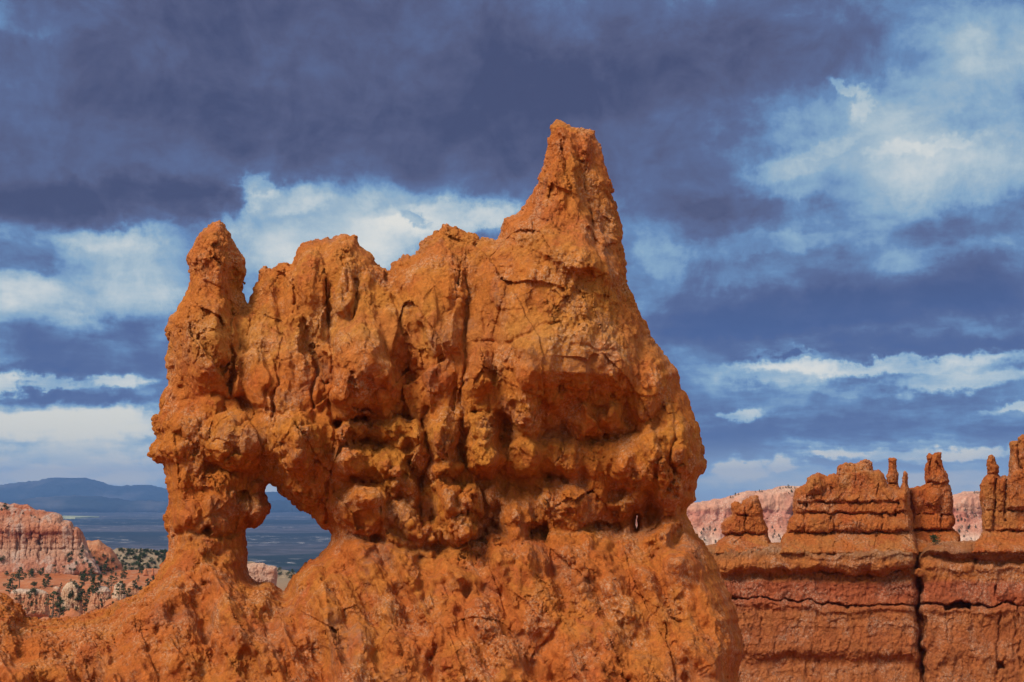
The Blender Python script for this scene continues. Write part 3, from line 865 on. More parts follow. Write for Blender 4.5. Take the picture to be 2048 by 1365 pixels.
def ground_z(x, y):
    x = np.asarray(x, float); y = np.asarray(y, float)
    z = np.interp(y, GY, GZ)
    p = np.stack([x.ravel() / 45, y.ravel() / 45, np.zeros(x.size)], 1)
    a = np.interp(y, [0, 8, 40, 120, 250, 900, 1600, 3000, 1e5], [0.02, .1, .5, 1.2, 1.7, 4.0, 8.0, 5.0, 5.0])
    n = fbm(p, 4, .5, 5).reshape(x.shape)
    big = fbm(p * 0.06, 4, .5, 9, ridged=True).reshape(x.shape)
    far = np.clip((y - 1600) / 1500, 0, 1)
    rid = fbm(p * 2.1 + 3.3, 4, .55, 29, ridged=True).reshape(x.shape) - 0.55
    mid = np.clip((y - 150) / 100, 0, 1) * np.clip((560 - y) / 60, 0, 1)
    return z + a * (n * (1 - far) + (big - 0.5) * far) - (1.2 * far) + 1.2 * rid * mid - 3.6 * np.clip((y - 235) / 30, 0, 1) * np.clip((350 - y) / 18, 0, 1) - 30 * np.clip((x / np.maximum(y, 1) + 0.315) / 0.07, 0, 1) * np.clip((y - 230) / 90, 0, 1) * np.clip((640 - y) / 120, 0, 1)


def ground_material():
    m = bpy.data.materials.new('ground_soil'); m.use_nodes = True
    N = NT(m.node_tree)
    pos = N.n('ShaderNodeNewGeometry').outputs['Position']
    sep = N.n('ShaderNodeSeparateXYZ', i_0=pos)
    x, y, z = sep.outputs
    n1 = N.noise(pos, 0.03, 6, 0.65); n2 = N.noise(pos, 0.25, 6, 0.65)
    soil = N.mix(N.mapr(n1, .38, .62, 0, 1, True), (0.38, 0.115, 0.042), (0.42, 0.155, 0.070))
    soil = N.mix(N.math('MULTIPLY', N.mapr(n2, .5, .68, 0, 1, True), .6), soil, (0.46, 0.27, 0.17))
    tan = N.mix(N.mapr(N.noise(pos, 0.02, 5), .4, .6, 0, 1), (0.22, 0.15, 0.09), (0.29, 0.21, 0.14))
    soil = N.mix(N.mapr(y, 560, 640, 0, 1, True), soil, tan)
    # sage plain: dark scrub, mauve soil, pale badland edges
    q = N.vmath('MULTIPLY', pos, (0.0006, 0.0011, 0.0))
    a = N.noise(q, 1.0, 7, 0.6, 0.4)
    b = N.noise(N.vmath('MULTIPLY', pos, (0.0030, 0.0055, 0.0)), 1.0, 7, 0.68, 0.6)
    inv = N.math('DIVIDE', 2653.0, N.math('MAXIMUM', y, 100.0))
    inv = N.math('ADD', inv, N.math('MULTIPLY', N.math('SUBTRACT', a, .5), N.math('MULTIPLY', inv, 0.42)))
    dk, mv, gr = (0.010, 0.018, 0.024), (0.090, 0.080, 0.098), (0.012, 0.024, 0.022)
    plain = N.ramp(inv, [(0.18, mv), (0.30, (0.07, 0.065, 0.08)), (0.345, mv), (0.36, dk), (0.40, dk), (0.425, mv), (0.52, (0.11, 0.095, 0.11)), (0.545, dk), (0.63, (0.035, 0.04, 0.052)), (0.68, mv), (0.80, (0.10, 0.088, 0.10)), (0.83, gr), (0.93, gr), (0.97, mv), (1.0, dk)])
    plain = N.mix(N.mapr(b, .40, .58, 0.9, 0.0), plain, (0.014, 0.022, 0.026))
    c = N.noise(N.vmath('MULTIPLY', pos, (0.011, 0.014, 0.0)), 1.0, 6, 0.7, 0.8)
    band = N.mapr(N.noise(N.vmath('MULTIPLY', pos, (0.0004, 0.0016, 0)), 1.0, 4, .5), .44, .56, 0, 1, True)
    plain = N.mix(N.math('MULTIPLY', N.mapr(c, .56, .64, 0, 1, True), N.math('MULTIPLY', band, .9)), plain, (0.42, 0.39, 0.39))
    dots = N.mapr(N.noise(N.vmath('MULTIPLY', pos, (0.03, 0.03, 0)), 1.0, 3, .6), .55, .6, 0, 1, True)
    plain = N.mix(N.math('MULTIPLY', dots, .5), plain, (0.02, 0.03, 0.03))
    col = N.mix(N.mapr(y, 950, 1500, 0, 1, True), soil, plain)
    bp = N.n('ShaderNodeBump', i_Strength=0.5, i_Distance=0.6, i_Height=N.noise(pos, 0.8, 8, 0.65))
    bs = N.n('ShaderNodeBsdfPrincipled', i_Base_Color=col, i_Roughness=0.97, i_Normal=bp.outputs[0])
    bs.inputs['Specular IOR Level'].default_value = 0.1
    N.n('ShaderNodeOutputMaterial', i_Surface=bs.outputs[0])
    return m


def build_ground():
    ang = np.concatenate([np.linspace(-180, -34, 40, endpoint=False), np.linspace(-34, 34, 420, endpoint=False), np.linspace(34, 180, 40, endpoint=False)])
    ang = np.radians(ang)
    rad = np.concatenate([np.geomspace(1.0, 150, 70, endpoint=False), np.linspace(150, 520, 190, endpoint=False), np.geomspace(520, 3000, 110, endpoint=False), np.geomspace(3000, 18000, 130)])
    A, R = np.meshgrid(ang, rad, indexing='ij')
    X = R * np.sin(A); Y = R * np.cos(A)
    Z = ground_z(X, Y)
    na, nr = A.shape
    v = np.stack([X.ravel(), Y.ravel(), Z.ravel()], 1)
    v = np.concatenate([v, [[0, 0, -1.7]]])
    i = np.arange(na)[:, None] * nr; j = np.arange(nr - 1)[None, :]
    i2 = ((np.arange(na) + 1) % na)[:, None] * nr
    q = np.stack([i + j, i + j + 1, i2 + j + 1, i2 + j], -1).reshape(-1, 4)
    c = len(v) - 1
    cap = np.array([[c, k * nr, ((k + 1) % na) * nr, c] for k in range(na)])
    o = mesh_obj('ground', v, q, ground_material())
    tag(o, kind='structure')
    return o


# ------------------------------------------------------------------ generic builder for the other rocks
def rock(name, out, Y0, mat, label=None, cat=None, group=None, kind=None, parent=None, holes=(), g=2.0, k=1.0, L=40, depth=45, back=1.0, feat=None,
         layers=None, warp=(8, 40), seed=0, relax_n=1, soft=4, ra=0.85):
    P = np.array(out, float)
    fl = Field(ragged(out, 5 * k if layers is None else 6, 1.6 * k if layers is None else 1.0, seed + 1), list(holes), P[:, 0].min() - 5 * g, P[:, 0].max() + 5 * g, P[:, 1].min() - 5 * g, P[:, 1].max() + 5 * g, g)
    fl.warp(warp[0], warp[1], 5 + seed)
    d = np.clip(fl.d, 0, None)
    base = depth * np.sqrt(np.clip(1 - (1 - np.minimum(d, L) / L) ** 2, 0, 1))
    base = blur(base, soft)
    if feat: feat(fl)
    if layers is None:
        fl.relief('block', 44 * k, 6 * k * ra, 5 + seed, (1, 0.8), 0, .3); fl.relief('tet', 38 * k, 8 * k * ra, 12 + seed, (1, 0.8), 0, .2); fl.relief('tet', 18 * k, 4.5 * k * ra, 22 + seed, (1, .9), 0, .2)
        fl.relief('ridge', 26 * k, 4 * k, 7 + seed, (1, .22), 0, .2)
    rim = np.clip(d / (0.22 * L + 2), 0, 1)
    Tf = np.where(fl.d > 0, np.maximum(base + fl.T * rim, -0.6 * base), 0)
    p, q = solid(fl, Tf, base * back, g)
    p = relax(p, q, relax_n, 0.35)
    edge = 0.25 + 0.75 * np.clip(fl.sample(fl.d, p) / (16 * k), 0, 1)
    if layers is None:
        layers = [('tet', 16 * k, 2.0 * k, {'seed': 22 + seed, 'warp': .3, 'mask': edge, 'renorm': 1}),
                  ('facet', 15 * k, 1.8 * k, {'seed': 31 + seed, 'crack': .6, 'cw': .08, 'warp': .4, 'renorm': 1}),
                  ('tet', 8 * k, 2.6 * k, {'seed': 41 + seed}), ('tet', 4 * k, 1.1 * k, {'seed': 43 + seed})]
    else:
        layers = [(a, b, c, dict(o, mask=edge)) for a, b, c, o in layers]
    p = break_up(p, q, layers)
    w = to_world(p, Y0)
    if parent is None:
        org = np.array(at(P[:, 0].mean(), P[:, 1].max(), Y0))
        o = mesh_obj(name, w, q, mat, None, True, org)
    else:
        org = np.array(parent.location)
        o = mesh_obj(name, w - org, q, mat, parent)
    tag(o, label, cat, group, kind)
    return o


def waves(v, u0, u1, amp=2.0, n=14, seed=0):
    r = random.Random(seed); n = int(n * 1.8); amp *= 1.25
    return [(u0 + (u1 - u0) * i / n, v + r.uniform(-amp, amp)) for i in range(n + 1)]


ZR = 92 / F     # metres per photo pixel at the right-hand walls
zr = lambda v: (985 - v) * ZR * 1.012


def build_right():
    wall_strata = {'range': (zr(1560), zr(1085)), 'wob': 1.2, 'mix': 0.8, 'streak': (0.9, (0.30, 0.075, 0.030), 0.35),
                   'stops': [(0.0, (0.34, 0.100, 0.034)), (0.40, (0.42, 0.130, 0.042)), (0.52, (0.45, 0.150, 0.050)), (0.66, (0.41, 0.12, 0.040)), (0.745, (0.45, 0.15, 0.05)),
                             (0.79, (0.42, 0.105, 0.045)), (0.855, (0.41, 0.098, 0.044)), (0.875, (0.50, 0.165, 0.040)), (0.945, (0.48, 0.160, 0.042)), (0.975, (0.30, 0.145, 0.065)), (1.0, (0.40, 0.155, 0.055))]}
    M_WALL = rock_material('red_banded_sandstone', [(0.44, 0.13, 0.04), (0.47, 0.16, 0.045), (0.42, 0.11, 0.04), (0.56, 0.36, 0.25)], strata=wall_strata, scale=0.6, bump=0.8)
    M_OCHRE = rock_material('ochre_sandstone', [(0.48, 0.140, 0.034), (0.47, 0.170, 0.046), (0.48, 0.115, 0.034), (0.56, 0.36, 0.24)], scale=0.6, bump=0.8)
    M_RED = rock_material('red_sandstone', [(0.48, 0.122, 0.028), (0.47, 0.145, 0.034), (0.46, 0.102, 0.030), (0.56, 0.32, 0.2)], scale=0.6, bump=0.8)

    def wall_feat(fl):
        fl.T += np.clip(fl.V - 1110, 0, None) * 0.10
        fl.lip(waves(1141, 1430, 1850, 3, 16, 1), 30, 40, 3, 20)
        fl.lip([(1560, 1112), (1610, 1106), (1640, 1118), (1700, 1114), (1760, 1122), (1800, 1112), (1845, 1110)], 14, 16, 2, 20)
        fl.T += -12 * np.exp(-((fl.WV - 1154) / 9) ** 2)
        fl.groove([(1400, 1120), (1440, 1138), (1500, 1143), (1560, 1140), (1640, 1146), (1750, 1148), (1836, 1138)], 2.6, 12, brk=4)
        fl.lip(waves(1166, 1430, 1840, 1.5, 14, 4), 7, 14, 2, 20)
        fl.groove([(1450, 1194), (1500, 1196), (1560, 1199), (1640, 1204), (1700, 1208), (1740, 1211), (1790, 1208), (1840, 1207)], 1.4, 18)
        fl.lip([(1450, 1207), (1520, 1210), (1600, 1214), (1700, 1222), (1760, 1220), (1850, 1218)], 11, 9, 2, 20)
        fl.T += -10 * np.exp(-((fl.WV - 1330) / 26) ** 2) + 6 * np.exp(-((fl.WV - 1300) / 16) ** 2)
        fl.lip(waves(1312, 1500, 1850, 6, 10, 6), 9, 30, 3, 30)
        for (u, a, b, w, dp) in [(1502, 1090, 1145, 1.6, 12), (1470, 1146, 1166, 2, 10), (1505, 1146, 1166, 1.5, 8), (1538, 1148, 1170, 1.5, 9), (1575, 1148, 1172, 2, 8), (1632, 1150, 1172, 2, 8),
                                 (1522, 1238, 1290, 1.5, 9), (1490, 1230, 1310, 1.5, 8), (1600, 1100, 1140, 2, 7), (1690, 1150, 1170, 2, 7), (1780, 1150, 1175, 2, 8), (1745, 1205, 1240, 3, 6), (1655, 1330, 1365, 2, 7)]:
            fl.groove([(u, a), (u + 1.5, (a + b) / 2), (u, b)], w, dp * .7, brk=2)
        for i_, (v_, h_) in enumerate([(1128, 3), (1158, 4), (1176, 4), (1188, 3), (1236, 3), (1252, 4), (1284, 3), (1346, 4)]): fl.lip(waves(v_, 1380, 1850, 2.5, 16, 60 + i_), h_, 8, 1.2, 20)
        fl.ell(1760, 1120, 90, 24, 14, 0, .8); fl.ell(1650, 1122, 60, 22, 10, 0, .8)
    rock('rock_wall', [(1360, 1106), (1400, 1096), (1420, 1090), (1450, 1088), (1500, 1089), (1540, 1086), (1565, 1086), (1600, 1088), (1660, 1090), (1720, 1088), (1780, 1091), (1826, 1090),
                       (1834, 1094), (1836, 1110), (1834, 1136), (1841, 1150), (1835, 1168), (1842, 1186), (1840, 1206), (1833, 1216), (1838, 1244), (1843, 1262), (1839, 1290), (1846, 1318), (1844, 1335), (1852, 1370),
                       (1855, 1440), (1862, 1560), (1130, 1560), (1150, 1300), (1170, 1120), (1220, 1102), (1290, 1108)], 92, M_WALL,
         'long red banded rock wall left of the dark crack, under the broad stepped butte', 'rock wall', g=1.3, L=18, depth=58, feat=wall_feat, ra=0.5, k=0.6, seed=1)

    def wall2_feat(fl):
        fl.T += np.clip(fl.V - 1110, 0, None) * 0.10
        fl.T -= 50 * np.clip((1845 + 3 * np.sin(fl.V / 13.0) + 2 * np.sin(fl.V / 5.3) + (fl.V - 1100) * 0.035 - fl.WU) / 8, 0, 1)
        fl.lip([(1840, 1108), (1860, 1104), (1900, 1110), (1930, 1105), (1960, 1112), (2000, 1106), (2060, 1112), (2110, 1110)], 20, 14, 2, 8)
        fl.groove([(1850, 1118), (1950, 1122), (2000, 1128), (2100, 1120)], 7, 14)
        fl.lip([(1850, 1140), (1920, 1142), (1960, 1146), (2010, 1140), (2110, 1148)], 9, 20, 2, 8)
        fl.groove([(1846, 1206), (1880, 1207), (1910, 1208), (1945, 1209), (1980, 1209), (2060, 1211), (2110, 1210)], 1.8, 20)
        fl.slab([(1886, 1206), (1944, 1206), (1942, 1223), (1892, 1222)], -46, 4)
        fl.lip([(1846, 1222), (1950, 1226), (2000, 1224), (2110, 1226)], 9, 9, 2, 8)
        for (u, a, b, w, dp) in [(1995, 1150, 1365, 3.0, 14), (2030, 1180, 1340, 2.5, 10), (1950, 1105, 1145, 3, 18), (1985, 1112, 1140, 3, 14), (2040, 1215, 1340, 2.5, 14), (1880, 1300, 1330, 2, 7), (1892, 1225, 1260, 2, 6)]:
            fl.groove([(u, a), (u + 2, (a + b) / 2), (u, b)], w, dp * .7, brk=2.5)
        fl.slab([(1992, 1318), (2012, 1320), (2012, 1342), (1994, 1340)], -22, 5)
        fl.ell(2013, 1185, 18, 26, 10, 0, .7); fl.ell(2040, 1190, 16, 22, 9, 0, .7); fl.ell(1990, 1270, 60, 60, -8, 0, 2)
        fl.lip(waves(1318, 1860, 2100, 4, 8, 8), 7, 30, 3, 20)
    rock('rock_wall', [(1800, 1106), (1830, 1104), (1846, 1098), (1862, 1087), (1900, 1083), (1950, 1083), (2000, 1084), (2060, 1083), (2130, 1084), (2134, 1300), (2140, 1560), (1796, 1560), (1800, 1300)],
         92, M_WALL, 'red rock wall right of the dark crack, with a pale crumbly cap and a shadowed slot', 'rock wall', g=1.3, L=18, depth=58, feat=wall2_feat, ra=0.5, k=0.6, seed=4)

    # stone wedged in the crack
    rock('boulder', [(1830, 1140), (1836, 1137), (1843, 1138), (1850, 1144), (1848, 1152), (1838, 1154), (1829, 1149)], 88.6, M_OCHRE, 'small pale block wedged in the dark crack between the two red walls', 'boulder',
         g=0.5, L=6, depth=8, k=0.25, soft=1, warp=(0, 10), seed=9)

    # small butte on the wall's left end
    def b1(fl):
        fl.groove(waves(1031, 1450, 1540, 1.2, 6, 1), 1.8, 14, brk=2); fl.groove(waves(1068, 1430, 1550, 1.5, 6, 2), 2, 12); fl.lip(waves(1066, 1435, 1545, 1, 6, 3), 6, 14, 1.5, 5)
        fl.T += np.clip(fl.V - 1070, 0, None) * 1.4; fl.groove([(1490, 1000), (1489, 1032), (1492, 1068)], 1.5, 8); fl.lip(waves(1029, 1450, 1540, 1, 6, 3), 5, 12, 1.5, 5)
    rock('butte', [(1425, 1098), (1436, 1084), (1442, 1079), (1450, 1073), (1444, 1066), (1443, 1049), (1450, 1040), (1458, 1035), (1464, 1029), (1463, 1018), (1462, 1008), (1469, 1003), (1477, 1005), (1484, 1010),
                   (1488, 1001), (1504, 992), (1511, 991), (1516, 994), (1521, 1007), (1526, 1024), (1527, 1035), (1530, 1047), (1535, 1056), (1536, 1073), (1540, 1082), (1548, 1100), (1548, 1112), (1425, 1112)],
         92.5, M_OCHRE, 'small blocky ochre butte with a flat layered head, nearest to the big arch rock', 'butte', g=0.8, L=13, depth=34, feat=b1, k=0.5, soft=2, warp=(4, 25), seed=12)

    def b2(fl):
        fl.lip(waves(1003, 1585, 1822, 2, 16, 11), 9, 14, 1.5, 10); fl.groove(waves(1006, 1600, 1800, 2, 14, 12), 2.0, 8, brk=3)
        fl.lip(waves(1024, 1580, 1824, 1.5, 16, 13), 8, 12, 1.2, 10); fl.groove(waves(1027, 1580, 1824, 1.5, 16, 14), 1.8, 10, brk=3)
        fl.lip(waves(1062, 1570, 1826, 1.5, 16, 15), 12, 22, 1.2, 10); fl.groove(waves(1065, 1570, 1826, 1.5, 16, 16), 1.8, 10, brk=3)
        fl.T += np.clip(fl.V - 1066, 0, None) * 1.5
        for (u, a, b, w, dp) in [(1662, 950, 1068, 2.6, 20), (1614, 975, 1028, 1.8, 11), (1668, 1028, 1062, 2, 14), (1712, 926, 960, 2, 12), (1756, 960, 1000, 1.6, 8), (1790, 985, 1030, 3, 22), (1780, 1030, 1060, 2, 9), (1610, 1030, 1062, 2, 8),
                                 (1680, 960, 1000, 1.6, 8), (1644, 960, 1000, 1.6, 7), (1700, 930, 950, 1.6, 10), (1729, 925, 945, 1.6, 8), (1765, 1030, 1060, 2, 7), (1712, 1030, 1060, 1.6, 6)]:
            fl.groove([(u, a), (u + 1, (a + b) / 2), (u - 1, b)], w, dp * .75, brk=2)
        fl.ell(1630, 968, 24, 22, 14, 0, .6); fl.ell(1720, 1046, 52, 20, 10, 0, .6); fl.ell(1630, 1046, 40, 20, 10, 0, .6); fl.ell(1800, 1046, 26, 20, 8, 0, .6)
        fl.slab([(1672, 926), (1746, 918), (1748, 945), (1700, 950), (1676, 972)], -14, 5)
        fl.ell(1810, 1000, 12, 30, 16, 0, .6)
    rock('butte', [(1552, 1112), (1560, 1090), (1565, 1072), (1573, 1065), (1574, 1054), (1579, 1040), (1587, 1029), (1586, 1012), (1587, 995), (1589, 982), (1595, 977), (1609, 970), (1614, 964), (1615, 956), (1625, 950),
                   (1635, 946), (1644, 949), (1655, 954), (1659, 950), (1667, 947), (1673, 950), (1675, 933), (1681, 930), (1690, 926), (1704, 927), (1713, 928), (1722, 922), (1732, 919), (1744, 925), (1746, 942),
                   (1757, 940), (1767, 949), (1772, 961), (1776, 973), (1788, 980), (1801, 979), (1802, 973), (1805, 967), (1806, 949), (1809, 942), (1814, 947), (1815, 965), (1817, 975), (1819, 981), (1820, 1018),
                   (1825, 1028), (1826, 1064), (1831, 1077), (1834, 1089), (1840, 1112)],
         92.5, M_OCHRE, 'broad stepped ochre butte with a crumbling battlement top and a needle on its right end', 'butte', g=0.8, L=13, depth=40, feat=b2, k=0.5, soft=2, warp=(4, 25), seed=14)

    def b3(fl):
        fl.groove(waves(968, 1768, 1800, .6, 4, 1), 1.6, 6)
    rock('hoodoo', [(1768, 1012), (1772, 985), (1776, 973), (1772, 953), (1776, 947), (1777, 937), (1778, 925), (1776, 919), (1779, 916), (1790, 916), (1793, 919), (1792, 929), (1794, 941), (1797, 949), (1796, 967),
                    (1799, 975), (1810, 990), (1812, 1012)], 100, M_RED, 'slender red hoodoo with a flat knob head behind the broad stepped butte', 'hoodoo', 'hoodoos on the right skyline', g=0.7, L=12, depth=13, feat=b3, k=0.35,
         soft=1, warp=(2, 15), seed=18)

    def b4(fl):
        fl.groove(waves(966, 1845, 1900, .8, 5, 1), 1.8, 9, brk=2); fl.lip(waves(963, 1845, 1900, .8, 5, 1), 5, 8, 1, 3)
        fl.groove(waves(1029, 1818, 1912, 1, 6, 2), 2, 13, brk=2); fl.lip(waves(1058, 1818, 1916, 1, 6, 3), 9, 14, 1, 4); fl.groove(waves(1061, 1818, 1914, 1, 6, 3), 2, 12)
        fl.ell(1868, 1000, 20, 24, 16, 0, .6); fl.ell(1836, 1000, 16, 24, 12, 0, .6); fl.ell(1866, 1046, 26, 18, 10, 0, .6)
        fl.groove([(1864, 910), (1862, 930), (1858, 950)], 1.8, 10); fl.groove([(1872, 925), (1884, 945)], 1.6, 8); fl.groove([(1882, 1030), (1881, 1060)], 1.6, 9)
        fl.T += np.clip(fl.V - 1062, 0, None) * 1.4
    rock('hoodoo', [(1812, 1110), (1818, 1000), (1819, 977), (1826, 976), (1835, 973), (1840, 974), (1852, 969), (1850, 957), (1849, 949), (1851, 929), (1855, 925), (1853, 913), (1858, 907), (1866, 910), (1874, 905), (1883, 905),
                    (1882, 917), (1886, 935), (1894, 947), (1896, 957), (1898, 963), (1896, 967), (1902, 977), (1904, 988), (1906, 1008), (1905, 1024), (1910, 1040), (1910, 1048), (1904, 1056), (1914, 1064),
                    (1920, 1072), (1921, 1083), (1924, 1110)], 95, M_RED, 'thick red hoodoo with a horned top on a rounded ochre shoulder', 'hoodoo', 'hoodoos on the right skyline', g=0.7, L=15, depth=28, feat=b4, k=0.45,
         soft=2, warp=(3, 20), seed=21)

    def b5(fl):
        fl.groove(waves(947, 1970, 2000, .6, 4, 1), 1.6, 8); fl.groove(waves(1022, 1960, 2130, 1, 9, 2), 2, 12, brk=2); fl.groove(waves(1062, 1958, 2130, 1, 9, 3), 2, 12, brk=2); fl.lip(waves(1060, 1958, 2130, 1, 9, 3), 7, 14, 1, 4)
        fl.groove([(1992, 960), (1990, 1000), (1988, 1060)], 2.5, 14); fl.groove([(2012, 960), (2010, 1040)], 2, 12); fl.groove([(2036, 890), (2038, 930), (2048, 950)], 2, 12)
        fl.slab([(2012, 960), (2026, 940), (2100, 930), (2120, 1020), (2014, 1020)], 14, 8)
        fl.T += np.clip(fl.V - 1062, 0, None) * 1.4
    rock('butte', [(1936, 1110), (1949, 1084), (1959, 1077), (1966, 1060), (1964, 1040), (1965, 1024), (1962, 1010), (1960, 998), (1961, 969), (1968, 957), (1976, 949), (1974, 939), (1974, 925), (1978, 913), (1983, 910), (1989, 915),
                   (1990, 923), (1997, 933), (1998, 945), (1995, 948), (2001, 955), (2008, 951), (2017, 954), (2018, 945), (2017, 933), (2021, 907), (2019, 890), (2021, 884), (2034, 882), (2038, 887), (2035, 876), (2044, 871),
                   (2062, 869), (2072, 880), (2076, 910), (2090, 940), (2104, 980), (2124, 1030), (2134, 1084), (2136, 1110)],
         92.5, M_OCHRE, 'rust and ochre butte at the right edge with a beehive finial and tall twin towers', 'butte', g=0.8, L=13, depth=38, feat=b5, k=0.5, soft=2, warp=(3, 22), seed=25)

    # far pink cliffs behind
    zf = lambda v: (985 - v) * 1000 / F * 1.012
    M_FAR = rock_material('pink_limestone', [(0.52, 0.25, 0.16), (0.50, 0.21, 0.13), (0.56, 0.32, 0.23), (0.62, 0.46, 0.36)], scale=0.07, bump=0.4,
                          strata={'range': (zf(1100), zf(976)), 'wob': 7, 'mix': 0.75, 'streak': (0.07, (0.40, 0.16, 0.11), 0.5),
                                  'stops': [(0, (0.60, 0.50, 0.42)), (0.22, (0.60, 0.44, 0.35)), (0.34, (0.52, 0.24, 0.16)), (0.50, (0.46, 0.17, 0.11)), (0.62, (0.42, 0.15, 0.11)), (0.68, (0.54, 0.27, 0.18)),
                                            (0.86, (0.55, 0.28, 0.19)), (1, (0.56, 0.36, 0.26))]})

    def fc(fl):
        fl.T += np.clip(fl.V - 1030, 0, None) * 0.8
        fl.lip(waves(1016, 900, 2080, 3, 40, 3), 8, 20, 3, 10); fl.lip(waves(1034, 900, 2080, 3, 40, 4), 8, 14, 3, 10)
    lay = [('ridge', 30, 9, {'seed': 71, 'oct': 5, 'sq': (1, .25, 1)}), ('tet', 14, 3, {'seed': 75}), ('fbm', 20, 4, {'seed': 78})]
    far = rock('cliff', [(880, 1100), (940, 1060), (990, 1034), (1060, 1022), (1140, 1012), (1225, 1016), (1290, 1012), (1340, 1014), (1372, 1010), (1400, 1006), (1435, 1001), (1460, 996), (1475, 990), (1488, 986), (1514, 984), (1537, 982), (1558, 977), (1576, 975), (1595, 976), (1680, 972), (1780, 976), (1860, 984), (1890, 994),
                         (1906, 993), (1915, 991), (1922, 989), (1927, 986), (1959, 986), (2000, 988), (2080, 990), (2080, 1110), (1900, 1112), (1600, 1112), (1340, 1116), (880, 1116)], 1000, M_FAR,
               'distant pale pink cliff band with whitish scree slopes, behind the red rock walls', 'cliff', g=1.5, L=26, depth=30, feat=fc, layers=lay, soft=3, seed=30)
    return far


ZL = 500 / F
zl = lambda v: (985 - v) * ZL * 1.012


def build_left():
    M_PINK = rock_material('pink_white_limestone', [(0.48, 0.175, 0.075), (0.46, 0.20, 0.10), (0.45, 0.145, 0.07), (0.55, 0.39, 0.30)], scale=0.16, bump=0.7,
                           strata={'range': (zl(1150), zl(1005)), 'wob': 2.2, 'mix': 0.75, 'streak': (0.16, (0.54, 0.40, 0.33), 0.7),
                                   'stops': [(0, (0.42, 0.155, 0.085)), (0.22, (0.42, 0.18, 0.12)), (0.40, (0.50, 0.30, 0.21)), (0.55, (0.48, 0.21, 0.125)), (0.60, (0.30, 0.09, 0.05)), (0.66, (0.48, 0.19, 0.11)), (0.80, (0.50, 0.24, 0.15)),
                                             (0.86, (0.40, 0.13, 0.07)), (1.0, (0.42, 0.125, 0.065))]})
    M_BLOCK = rock_material('white_capped_limestone', [(0.50, 0.22, 0.11), (0.52, 0.27, 0.15), (0.47, 0.19, 0.09), (0.60, 0.44, 0.33)], scale=0.3, bump=0.6,
                            strata={'range': (-38.0, -29.6), 'wob': 1.0, 'mix': 0.8, 'stops': [(0, (0.47, 0.20, 0.10)), (0.35, (0.54, 0.28, 0.16)), (0.5, (0.47, 0.20, 0.10)), (0.66, (0.52, 0.26, 0.15)), (0.80, (0.50, 0.24, 0.14)), (0.88, (0.55, 0.40, 0.30)), (1, (0.57, 0.46, 0.38))]})
    M_MOUND = rock_material('orange_clay', [(0.42, 0.15, 0.065), (0.44, 0.19, 0.09), (0.40, 0.13, 0.055), (0.48, 0.27, 0.17)], scale=0.2, bump=0.3)
    M_TAN = rock_material('tan_shale', [(0.24, 0.175, 0.115), (0.29, 0.21, 0.135), (0.27, 0.16, 0.10), (0.36, 0.29, 0.22)], scale=0.1, bump=0.3)

    def lc(fl):
        fl.T += np.clip(fl.V - 1100, 0, None) * 0.9
        fl.lip(waves(1063, -60, 150, 2.5, 14, 3), 9, 16, 2, 6); fl.lip(waves(1036, -60, 130, 2, 14, 4), 5, 10, 2, 6); fl.T -= np.clip(1058 - fl.V, 0, None) * 0.45
        for i_, (v_, h_) in enumerate([(1026, 3), (1044, 4), (1054, 5), (1075, 4), (1084, 3), (1096, 4), (1108, 3), (1122, 3)]): fl.lip(waves(v_, -60, 178, 1.8, 16, 40 + i_), h_, 6, 1.0, 5)
        r = random.Random(4)
        for i in range(19):
            u = -50 + i * 11.5 + r.uniform(-5, 5)
            fl.groove([(u, 1066 + r.uniform(-6, 4)), (u + r.uniform(-1, 1), 1100), (u + r.uniform(-2, 2), 1118 + r.uniform(-6, 16))], r.uniform(0.8, 2.4), r.uniform(6, 24))
        fl.groove([(80, 1040), (78, 1080), (72, 1130)], 1.6, 14)
    lay = [('ridge', 13, 3.2, {'seed': 81, 'oct': 4, 'sq': (1, .22, 1)}), ('tet', 9, 2.0, {'seed': 85}), ('tet', 4, .9, {'seed': 88})]
    cliff = rock('cliff', [(-70, 1004), (-30, 1008), (0, 1006), (20, 1011), (29, 1008), (40, 1011), (55, 1010), (63, 1016), (75, 1021), (87, 1022), (93, 1025), (111, 1026), (123, 1031), (126, 1041), (142, 1044), (145, 1049), (146, 1054),
                           (156, 1055), (164, 1065), (170, 1077), (174, 1092), (182, 1110), (196, 1130), (206, 1152), (100, 1158), (-70, 1162)], 500, M_PINK,
                 'tall pink cliff with white streaked flutes and a red crumbly top at the left edge', 'cliff', g=0.9, L=22, depth=36, feat=lc, layers=lay, soft=2, warp=(3, 16), seed=33)
    butte = rock('butte', [(150, 1158), (160, 1100), (168, 1085), (176, 1081), (184, 1083), (198, 1080), (206, 1087), (214, 1093), (222, 1097), (232, 1110), (244, 1135), (250, 1158)], 540, M_MOUND,
                 'low orange butte with dark bushes on its slope, right of the tall pink cliff', 'butte', g=0.9, L=26, depth=40, layers=[('ridge', 13, 2.0, {'seed': 91, 'oct': 4, 'sq': (1, .4, 1)}), ('tet', 6, 1.2, {'seed': 95})],
                 feat=lambda fl: fl.lip(waves(1096, 160, 225, 1.5, 6, 4), 5, 8, 1.5, 4), soft=2, warp=(3, 16), seed=35)
    hill = rock('hill', [(180, 1162), (200, 1120), (222, 1103), (233, 1098), (247, 1097), (257, 1099), (290, 1100), (334, 1103), (420, 1108), (500, 1124), (560, 1138), (600, 1150), (660, 1172), (690, 1200), (690, 1215), (180, 1215)], 660, M_TAN,
                kind='structure', g=1.2, L=40, depth=60, layers=[('ridge', 22, 2.4, {'seed': 101, 'oct': 4, 'sq': (1, .5, 1)}), ('fbm', 12, 1.2, {'seed': 105})], soft=4, seed=37)

